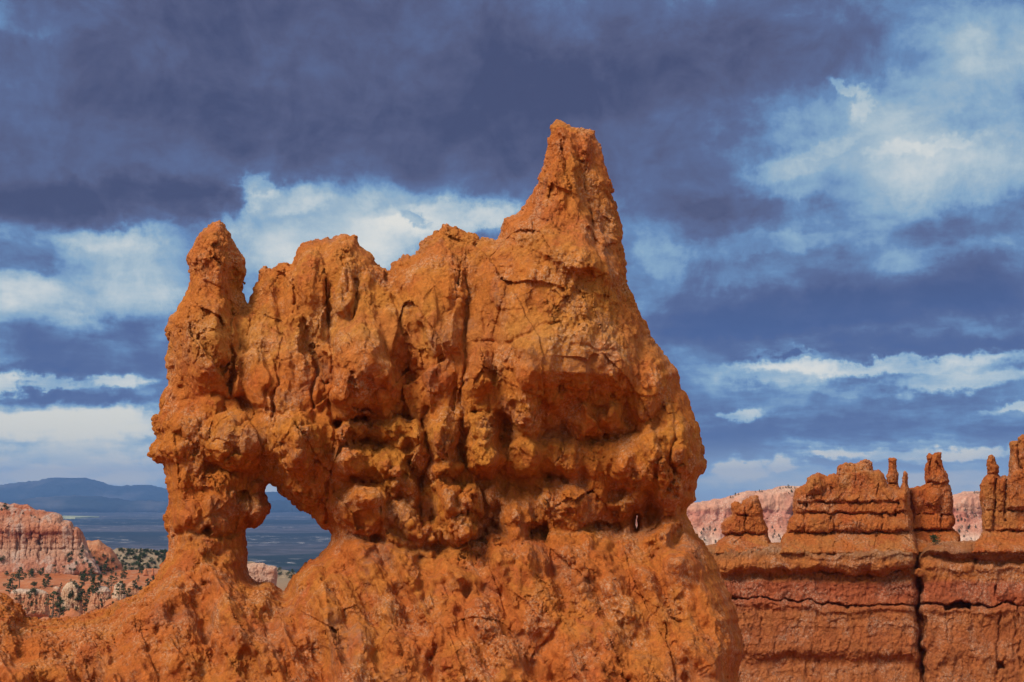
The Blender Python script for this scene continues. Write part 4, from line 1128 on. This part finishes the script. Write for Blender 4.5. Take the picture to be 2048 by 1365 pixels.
    def ms(fl):
        fl.lip(waves(1146, 470, 560, 1.2, 6, 1), 2.5, 6, 1, 3); fl.groove([(516, 1130), (518, 1155), (515, 1180)], 1.6, 3, brk=1.2); fl.groove([(539, 1134), (536, 1180)], 1.8, 4, brk=1.2); fl.lip(waves(1160, 470, 560, 1.2, 6, 2), 2, 6, 1, 3)
    rock('butte', [(470, 1215), (478, 1136), (494, 1129), (509, 1126), (527, 1127), (535, 1132), (545, 1132), (553, 1135), (555, 1150), (554, 1161), (552, 1172), (560, 1250), (468, 1250)], 380, rock_material('pink_mesa_limestone', [(0.50, 0.25, 0.16), (0.52, 0.31, 0.22), (0.46, 0.20, 0.12), (0.60, 0.46, 0.38)], scale=0.25, bump=0.6),
         'square pale pink butte seen low through the arch window', 'butte', g=0.6, L=14, depth=18, feat=ms, soft=2, warp=(1.5, 10), k=0.25, seed=39)
    # the weathered blocks and clay mounds of the basin
    cap = rock_material('pale_cap_limestone', [(0.55, 0.40, 0.28), (0.50, 0.28, 0.16), (0.47, 0.21, 0.10), (0.62, 0.50, 0.40)], scale=0.3, bump=0.45)

    def fe(u0, u1, v0, v1, n, seed):
        def f(fl):
            r = random.Random(seed)
            for i in range(n):
                u = u0 + (u1 - u0) * (i + .5) / n + r.uniform(-2, 2); fl.groove([(u, v0 + 3), (u + r.uniform(-1, 1), v1)], 1.7, r.uniform(2, 5), brk=1.5)
            for i in range(3): fl.groove(waves(v0 + (v1 - v0) * (i + 1) / 4, u0, u1, .8, 5, seed + i), 1.0, 1.3, brk=1)
        return f
    specs = [('rock_stack', [(16, 1235), (19, 1200), (21, 1186), (27, 1180), (40, 1178), (55, 1180), (70, 1178), (86, 1181), (96, 1186), (99, 1196), (97, 1210), (100, 1235)], 318, 'wide pale-capped rock stack with vertical cracks in the basin', 5),
             ('rock_stack', [(102, 1215), (104, 1190), (106, 1176), (113, 1173), (120, 1176), (122, 1190), (124, 1215)], 335, 'narrow rock stack between the wide pale-capped stack and the domed one', 2),
             ('rock_stack', [(122, 1228), (122, 1190), (126, 1176), (134, 1167), (144, 1163), (153, 1166), (160, 1174), (163, 1190), (164, 1212), (166, 1228)], 325, 'domed rock stack with a white cap and dark pines at its foot', 3),
             ('rock_stack', [(172, 1228), (178, 1205), (184, 1186), (190, 1177), (202, 1172), (214, 1174), (221, 1182), (222, 1198), (224, 1212), (228, 1228)], 322, 'tapered orange rock stack with a white cap, nearest to the arch rock', 3),
             ('rock_stack', [(220, 1210), (225, 1190), (229, 1172), (238, 1164), (246, 1168), (250, 1184), (254, 1210)], 355, 'pale rounded rock stack at the foot of the arch rock slope', 2),
             ('rock_stack', [(246, 1206), (250, 1180), (256, 1168), (264, 1163), (272, 1168), (280, 1174), (287, 1182), (292, 1206)], 362, 'pale ribbed rock stack half hidden by the arch rock slope', 3)]
    for i, (nm, o_, Y, lab, n) in enumerate(specs):
        P = np.array(o_)
        rock(nm, o_, Y, [M_BLOCK, cap][i in (4, 2)], lab, 'rock stack', 'weathered rock stacks in the left basin', g=0.5, L=11, depth=15, feat=fe(P[:, 0].min(), P[:, 0].max(), P[:, 1].min(), P[:, 1].max(), n, i + 3), soft=1,
             warp=(1.5, 9), k=0.22, seed=50 + i)
    mound = [('mound', [(112, 1250), (121, 1234), (130, 1224), (142, 1216), (152, 1219), (164, 1228), (176, 1250)], 290, 'smooth orange clay mound in front of the rock stacks'),
             ('mound', [(206, 1216), (212, 1203), (220, 1198), (232, 1197), (240, 1202), (248, 1216)], 315, 'small rounded orange clay mound beside the arch rock slope'),
             ('mound', [(66, 1256), (74, 1244), (88, 1234), (104, 1234), (118, 1242), (126, 1256)], 280, 'low orange clay mound at the near edge of the basin')]
    for i, (nm, o_, Y, lab) in enumerate(mound):
        rock(nm, o_, Y, M_MOUND, lab, 'mound', 'clay mounds in the left basin', g=0.7, L=16, depth=18, layers=[('fbm', 10, 1.0, {'seed': 3 + i}), ('fbm', 4, .4, {'seed': 5})], soft=2, seed=60 + i)
    for i, (o_, Y, lab) in enumerate([([(286, 1152), (287, 1143), (289, 1138), (293, 1138), (295, 1143), (298, 1152)], 470, 'tiny stubby orange hoodoo in front of the bushy tan hill'),
                                      ([(301, 1152), (303, 1144), (304, 1137), (306, 1136), (307, 1138), (308, 1146), (310, 1152)], 470, 'tiny slim orange hoodoo in front of the bushy tan hill')]):
        rock('hoodoo', o_, Y, M_MOUND, lab, 'hoodoo', 'tiny hoodoos in the left basin', g=0.4, L=4, depth=4, layers=[('tet', 3, .5, {'seed': 9})], soft=1, warp=(.5, 4), seed=70 + i)
    return cliff, butte, hill


def build_mountains():
    m = bpy.data.materials.new('forested_mountain'); m.use_nodes = True
    N = NT(m.node_tree)
    pos = N.n('ShaderNodeNewGeometry').outputs['Position']
    a = N.noise(pos, 0.0012, 7, 0.62)
    col = N.ramp(a, [(0.38, (0.012, 0.020, 0.026)), (0.52, (0.025, 0.032, 0.038)), (0.62, (0.075, 0.07, 0.075)), (0.7, (0.11, 0.10, 0.10))])
    bs = N.n('ShaderNodeBsdfPrincipled', i_Base_Color=col, i_Roughness=0.97); bs.inputs['Specular IOR Level'].default_value = 0.1
    N.n('ShaderNodeOutputMaterial', i_Surface=bs.outputs[0])
    lay = [('ridge', 60, 5, {'seed': 111, 'oct': 5}), ('fbm', 18, 1.5, {'seed': 113})]
    rock('mountain', [(-260, 986), (-120, 978), (-40, 974), (0, 972), (39, 967), (70, 964), (92, 959), (110, 957), (140, 958), (165, 957), (180, 961), (195, 964), (220, 972), (236, 974), (255, 973), (280, 971), (297, 972), (315, 976), (332, 978),
                      (400, 982), (480, 986), (535, 987), (548, 985), (565, 988), (620, 992), (700, 990), (800, 996), (1000, 1002), (1060, 1030), (-260, 1030)], 14000, m, kind='structure', g=2.0, L=60, depth=150, layers=lay, soft=6, seed=80)
    rock('foothills', [(-260, 1014), (-60, 1006), (0, 1008), (60, 998), (110, 995), (160, 993), (210, 996), (260, 1003), (300, 1002), (340, 1006), (420, 1008), (500, 1007), (560, 1003), (620, 1006), (700, 1010), (820, 1012), (900, 1040), (-260, 1040)],
         10500, m, kind='structure', g=2.0, L=50, depth=120, layers=lay, soft=6, seed=82)


def build_sun_patch():
    m = bpy.data.materials.new('painted_sunlight'); m.use_nodes = True
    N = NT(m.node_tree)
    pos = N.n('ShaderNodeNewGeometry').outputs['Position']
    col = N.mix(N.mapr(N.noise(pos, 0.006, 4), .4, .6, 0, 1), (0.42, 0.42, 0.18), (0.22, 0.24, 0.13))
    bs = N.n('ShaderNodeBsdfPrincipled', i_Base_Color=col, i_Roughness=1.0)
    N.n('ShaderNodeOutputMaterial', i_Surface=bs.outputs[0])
    # sunlit strip on the plain: the sunlight is painted into its pale colour
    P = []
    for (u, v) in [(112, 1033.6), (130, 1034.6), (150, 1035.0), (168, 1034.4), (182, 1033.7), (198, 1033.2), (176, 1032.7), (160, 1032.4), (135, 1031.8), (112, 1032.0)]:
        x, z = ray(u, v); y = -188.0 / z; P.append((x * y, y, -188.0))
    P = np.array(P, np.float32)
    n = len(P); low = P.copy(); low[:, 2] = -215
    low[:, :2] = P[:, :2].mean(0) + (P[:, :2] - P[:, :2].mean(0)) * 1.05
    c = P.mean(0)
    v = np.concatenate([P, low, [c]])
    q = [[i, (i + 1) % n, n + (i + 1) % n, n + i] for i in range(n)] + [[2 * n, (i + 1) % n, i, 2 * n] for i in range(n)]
    me = bpy.data.meshes.new('sun_patch'); me.from_pydata([tuple(a) for a in v], [], [f if f[0] != f[3] else f[:3] for f in q]); me.materials.append(m)
    o = bpy.data.objects.new('sun_patch', me); C.objects.link(o); tag(o, kind='structure')


# ------------------------------------------------------------------ trees and bushes
def leaf_mat(name, a, b):
    m = bpy.data.materials.new(name); m.use_nodes = True
    N = NT(m.node_tree)
    oi = N.n('ShaderNodeObjectInfo').outputs['Random']
    pos = N.n('ShaderNodeNewGeometry').outputs['Position']
    n = N.noise(pos, 0.9, 4, .6)
    col = N.mix(N.math('ADD', N.mapr(n, .35, .65, 0, .7), N.math('MULTIPLY', oi, .3)), a, b)
    bs = N.n('ShaderNodeBsdfPrincipled', i_Base_Color=col, i_Roughness=0.8); bs.inputs['Specular IOR Level'].default_value = 0.2
    N.n('ShaderNodeOutputMaterial', i_Surface=bs.outputs[0])
    return m


def tube(pts, rads, n=6):
    """tapered tube along pts: verts, quads"""
    V, Q = [], []
    pts = [np.array(p, float) for p in pts]
    for i, (p, r) in enumerate(zip(pts, rads)):
        t = pts[min(i + 1, len(pts) - 1)] - pts[max(i - 1, 0)]; t /= np.linalg.norm(t) + 1e-9
        a = np.cross(t, (0.3, 1, 0.2)); a /= np.linalg.norm(a); b = np.cross(t, a)
        for k in range(n):
            f = 2 * math.pi * k / n; V.append(p + r * (math.cos(f) * a + math.sin(f) * b))
    for i in range(len(pts) - 1):
        for k in range(n):
            Q.append([i * n + k, i * n + (k + 1) % n, (i + 1) * n + (k + 1) % n, (i + 1) * n + k])
    return V, Q


def pine_meshes(seed, kind):
    r = random.Random(seed)
    TV, TQ, LV, LQ = [], [], [], []

    def add(V, Q):
        o = len(TV); TV.extend(V); TQ.extend([[o + i for i in f] for f in Q])

    def clump(c, rad, n):
        for _ in range(n):
            d = np.array([r.gauss(0, 1), r.gauss(0, 1), r.gauss(0, .6)]); d *= rad * r.random() ** .5 / (np.linalg.norm(d) + 1e-9)
            p = np.array(c) + d; s = r.uniform(.016, .034) * (1.4 if kind == 'bush' else 1)
            a = np.array([r.gauss(0, 1), r.gauss(0, 1), r.gauss(0, .5)]); a /= np.linalg.norm(a)
            b = np.cross(a, [r.gauss(0, 1), r.gauss(0, 1), r.gauss(0, 1)]); b /= np.linalg.norm(b) + 1e-9
            o = len(LV); LV.extend([p - a * s - b * s * .5, p + a * s - b * s * .6, p + a * s * 1.1 + b * s * .5, p - a * s * .8 + b * s * .6]); LQ.append([o, o + 1, o + 2, o + 3])
    if kind == 'bush':
        for k in range(5):
            f = r.uniform(0, 6.28); x, y = .28 * math.cos(f), .28 * math.sin(f)
            add(*tube([(0, 0, -.05), (x * .5, y * .5, .3), (x, y, .62)], [.035, .025, .01], 5))
            for j in range(5): clump((x * r.uniform(.4, 1.5), y * r.uniform(.4, 1.5), r.uniform(.22, .9)), .2, 26)
    else:
        lean = (r.uniform(-.06, .06), r.uniform(-.06, .06))
        P = [(lean[0] * t * t + .012 * math.sin(7 * t + seed), lean[1] * t * t, t) for t in np.linspace(-.04, .97, 7)]
        add(*tube(P, [.028 * (1 - .85 * i / 6) + .003 for i in range(7)], 6))
        n = 11 if kind == 'sparse' else 20
        lo = .34 if kind == 'sparse' else .14
        for i in range(n):
            t = lo + (1 - lo) * (i + r.random() * .8) / n
            f = r.uniform(0, 6.28)
            ln = (.30 if kind == 'sparse' else .27) * (1 - (t - lo) / (1 - lo)) ** (.6 if kind == 'sparse' else .8) * r.uniform(.6, 1.25) + .05
            b = (lean[0] * t * t, lean[1] * t * t, t)
            e = (b[0] + ln * math.cos(f), b[1] + ln * math.sin(f), t + r.uniform(-.05, .05))
            m_ = ((b[0] + e[0]) / 2, (b[1] + e[1]) / 2, (b[2] + e[2]) / 2 - .01)
            add(*tube([b, m_, e], [.010, .007, .003], 4))
            clump(e, .085, 22 if kind == 'sparse' else 26); clump(m_, .075, 12 if kind == 'sparse' else 22)
        clump((lean[0], lean[1], .97), .06, 18)
    return (np.array(TV), np.array(TQ)), (np.array(LV), np.array(LQ))


def build_trees(objs, far):
    bark = leaf_mat('bark', (0.10, 0.07, 0.05), (0.16, 0.12, 0.09))
    green = leaf_mat('pine_needles', (0.030, 0.050, 0.022), (0.060, 0.085, 0.035))
    dark = leaf_mat('juniper_leaves', (0.020, 0.032, 0.024), (0.038, 0.052, 0.036))
    deps = bpy.context.evaluated_depsgraph_get()
    from mathutils import Vector
    protos = {}

    def proto(kind, k, mat):
        key = (kind, k)
        if key not in protos:
            (tv, tq), (lv, lq) = pine_meshes(k * 13 + len(kind), kind)
            t = mesh_obj('trunk', tv, tq, bark); l = mesh_obj('crown', lv, lq, mat, smooth=False)
            C.objects.unlink(t); C.objects.unlink(l)
            protos[key] = (t, l)
        return protos[key]

    def hit(u, v, targets):
        x, z = ray(u, v); d = Vector((float(x), 1.0, float(z))).normalized(); best = None
        for o in targets:
            ok, loc, nor, idx = o.ray_cast(-Vector(o.location), d, distance=4000)
            if ok:
                w = loc + o.location
                if best is None or w.y < best.y: best = w
        return best

    def plant(name, cat, u, v, hpx, kind, k, targets, label, group, mat=green, wide=1.0):
        w = hit(u, v, targets)
        if w is None: return
        H = (1.1 if group == 'pines standing among the basin rock stacks' else 0.84) * hpx / F * w.y
        root = empty(name, w, label, cat, group)
        root.rotation_euler = (0, 0, (u * 7.13) % 6.28)
        s = H / (1.0 if kind != 'bush' else .95)
        root.scale = (s * wide, s * wide, s)
        for src in proto(kind, k, mat):
            c = src.copy(); C.objects.link(c); c.parent = root
    ground, cliff, butte, hill = objs
    near = [ground] + [o for o in C.objects if o.name.split('.')[0] in ('rock_stack', 'mound')]
    R = random.Random(11)
    gl = 'pines standing among the basin rock stacks'
    big = [(25, 1172, 22, 'sparse', 'sparse pine at the far left of the basin slope'), (38, 1176, 34, 'sparse', 'tall sparse pine behind the wide pale-capped stack'), (20, 1188, 26, 'full', 'bushy pine beside the left end of the wide pale-capped stack'),
           (76, 1240, 42, 'full', 'rounded pine in front of the wide pale-capped stack'), (47, 1232, 30, 'sparse', 'thin flat-topped pine left of the rounded pine'), (72, 1216, 14, 'sparse', 'little pine against the face of the wide stack'),
           (104, 1236, 46, 'sparse', 'tall pine rising beside the domed stack'), (118, 1238, 34, 'full', 'dark pine at the foot of the domed stack'), (96, 1174, 22, 'full', 'bushy green pine above the narrow stack'),
           (88, 1178, 18, 'full', 'short bushy pine left of the bushy green one'), (181, 1150 + 14, 26, 'sparse', 'slender pine on the clay slope above the tapered stack'), (168, 1172, 26, 'full', 'broad pine between the domed and the tapered stack'),
           (186, 1190, 30, 'full', 'dark pine behind the tapered stack'), (200, 1176, 22, 'full', 'bushy pine above the tapered stack'), (162, 1206, 30, 'full', 'dark pine in the gap left of the tapered stack'), (175, 1208, 26, 'full', 'stout pine in the gap beside the tapered stack'),
           (237, 1206, 36, 'sparse', 'tall thin pine in front of the pale rounded stack'), (254, 1204, 24, 'sparse', 'flat-crowned pine left of the arch rock slope'), (222, 1182, 26, 'sparse', 'bare-stemmed pine behind the pale rounded stack'),
           (168, 1232, 22, 'sparse', 'small pine beside the smooth clay mound'), (202, 1214, 12, 'full', 'tiny pine at the base of the tapered stack'), (249, 1142 + 16, 22, 'full', 'round green tree at the foot of the bushy hill'),
           (278, 1140 + 6, 30, 'full', 'large green tree below the bushy tan hill'), (212, 1142 + 10, 26, 'full', 'large dark pine below the low orange butte'), (58, 1160, 12, 'sparse', 'small pine on the far orange slope'),
           (182, 1158, 16, 'full', 'dark pine at the head of the clay slope'), (295, 1186, 24, 'full', 'bushy tree tucked against the arch rock slope'), (305, 1172, 18, 'full', 'dark tree nearest to the arch pillar'), (270, 1178, 14, 'full', 'low tree on the pale ribbed stack'),
           (62, 1156, 16, 'full', 'dark tree under the foot of the pink cliff'), (84, 1152, 14, 'full', 'squat tree under the middle of the pink cliff')]
    for i, (u, v, h, kd, lab) in enumerate(big):
        plant('pine_tree', 'pine tree', u, v, h, kd, i % 3, near, lab, gl)
    for i in range(84):
        u = R.uniform(4, 306); v = R.uniform(1150, 1236)
        plant('bush', 'bush', u, v, R.uniform(5, 11), 'bush', i % 3, near, 'small dark green bush on the orange basin floor', 'bushes on the basin floor', green, 1.2)
    for i in range(34):
        u = R.uniform(2, 306); v = R.choice([R.uniform(1146, 1172), R.uniform(1146, 1172), R.uniform(1172, 1238)])
        plant('pine_tree', 'pine tree', u, v, R.uniform(9, 19), R.choice(['sparse', 'full', 'full']), i % 3, near, 'small dark pine scattered over the orange basin slope', 'small pines on the basin slope')
    # dark junipers on the butte and the tan hill
    for i in range(62):
        u = R.uniform(128, 250); v = 1090 + (u - 128) * .12 + R.random() ** .8 * 58
        if R.random() < .3 and u < 165: continue
        plant('juniper', 'juniper', u, v, R.uniform(5, 11), 'bush', i % 3, [cliff, butte], 'round dark juniper on the slope right of the tall pink cliff', 'junipers below the pink cliff', dark, 1.15)
    for i in range(120):
        u = R.uniform(225, 338); v = R.uniform(1105, 1150)
        plant('juniper', 'juniper', u, v, R.uniform(4, 10), 'bush', i % 3, [hill], 'round dark juniper scattered over the tan hill', 'junipers on the tan hill', dark, 1.2)
    for i in range(34):
        u = R.uniform(236, 336); v = R.uniform(1100, 1103.5) + (u - 236) * .045
        plant('juniper', 'juniper', u, v, R.uniform(4, 6.5), 'bush', i % 3, [hill], 'dark juniper in the row along the tan hill crest', 'junipers along the hill crest', dark, 1.5)
    for i in range(46):
        u = R.uniform(554, 606); v = R.uniform(1138, 1190)
        plant('juniper', 'juniper', u, v, R.uniform(4, 9), 'bush', i % 3, [hill], 'dark juniper on the hillside seen through the arch window', 'junipers seen through the arch', dark, 1.2)
    for (u, v, h) in [(8, 1016, 11), (14, 1020, 8), (3, 1022, 7), (45, 1029, 5), (30, 1026, 4), (62, 1033, 4), (70, 1036, 4)]:
        plant('juniper', 'juniper', u, v, h, 'bush', 0, [cliff], 'small dark juniper on top of the tall pink cliff', 'junipers on the pink cliff top', dark)
    for (u, v, h) in [(2, 1124, 14), (62, 1150, 14), (78, 1148, 9), (84, 1142, 8), (108, 1134, 6), (127, 1136, 6)]:
        plant('juniper', 'juniper', u, v, h, 'bush', 1, [cliff, ground], 'dark juniper at the foot of the tall pink cliff', 'junipers at the pink cliff foot', dark, 1.2)
    # the far cliff's rim and slopes
    for (u, v, h) in [(1461, 997, 6), (1466, 997, 5), (1471, 992, 7), (1477, 991, 5), (1519, 985, 6), (1524, 984.6, 5), (1560, 978.4, 5), (1566, 977.6, 4), (1572, 977, 5), (1577, 977.4, 9), (1583, 977.8, 6), (1590, 978, 5), (1594, 978.4, 4), (1511, 985.6, 4),
                      (1949, 987.6, 6), (1954, 987.6, 5), (1958, 987.6, 5)]:
        plant('pine_tree', 'pine tree', u, v, h, 'full', 1, [far], 'tiny dark pine on the rim of the distant pink cliff', 'pines on the far cliff rim', dark, 1.3)
    for i in range(60):
        u, v = R.choice([(R.uniform(1400, 1442), R.uniform(1056, 1090)), (R.uniform(1540, 1566), R.uniform(1056, 1084)), (R.uniform(1918, 1952), R.uniform(1055, 1082)), (R.uniform(1575, 1588), R.uniform(980, 1060)), (R.uniform(1910, 1960), R.uniform(1010, 1050))])
        plant('pine_tree', 'pine tree', u, v, R.uniform(3, 8), 'full', i % 3, [far], 'tiny dark pine on the scree of the distant pink cliff', 'pines on the far scree', dark, 1.3)
    # shrub and dead pole
    for o in [o for o in C.objects if o.name.startswith('rock_wall')]:
        w = hit(1878, 1090, [o])
        if w is not None and w.y < 95:
            root = empty('shrub', w + Vector((0, .4, -.05)), 'grey green shrub on the rim of the right rock wall, below the thick hoodoo', 'shrub')
            H = 24 / F * w.y; root.scale = (H, H, H)
            for src in proto('bush', 2, green):
                c = src.copy(); C.objects.link(c); c.parent = root
            break
    w = hit(98, 1237, near)
    if w is not None:
        V, Q = tube([(0, 0, -.05), (.02, 0, .5), (.10, 0, 1.0)], [.03, .022, .006], 6)
        V2, Q2 = tube([(.04, 0, .6), (.14, .02, .72)], [.012, .004], 5)
        o = mesh_obj('dead_tree', np.array(V + V2), np.array(Q + [[i + len(V) for i in f] for f in Q2]), bark)
        o.location = w; s = 24 / F * w.y; o.scale = (s, s, s)
        tag(o, 'bare dead trunk standing between the rounded pine and the domed rock stack', 'dead tree')


def build_haze():
    m = bpy.data.materials.new('haze'); m.use_nodes = True
    N = NT(m.node_tree)
    pv = N.n('ShaderNodeVolumePrincipled')
    pv.inputs['Color'].default_value = HAZE_COL
    pv.inputs['Density'].default_value = HAZE_DENS
    pv.inputs['Anisotropy'].default_value = 0.0
    N.n('ShaderNodeOutputMaterial', i_Volume=pv.outputs[0])
    x, y0, y1, z0, z1 = 18600, -18300, 18600, -214, 420
    v = [(-x, y0, z0), (x, y0, z0), (x, y1, z0), (-x, y1, z0), (-x, y0, z1), (x, y0, z1), (x, y1, z1), (-x, y1, z1)]
    f = [(0, 3, 2, 1), (4, 5, 6, 7), (0, 1, 5, 4), (1, 2, 6, 5), (2, 3, 7, 6), (3, 0, 4, 7)]
    me = bpy.data.meshes.new('haze'); me.from_pydata(v, [], f); me.materials.append(m)
    o = bpy.data.objects.new('haze', me); C.objects.link(o); tag(o, kind='stuff')


HAZE_COL = (0.24, 0.48, 1.0, 1)
HAZE_DENS = 6.5e-5
ground = build_ground()
build_main()
far_cliff = build_right()
left = build_left()
build_mountains()
build_sun_patch()
bpy.context.view_layer.update()
build_trees((ground,) + left, far_cliff)
build_haze()
print('scene built in', round(time.time() - T00, 1), 's')
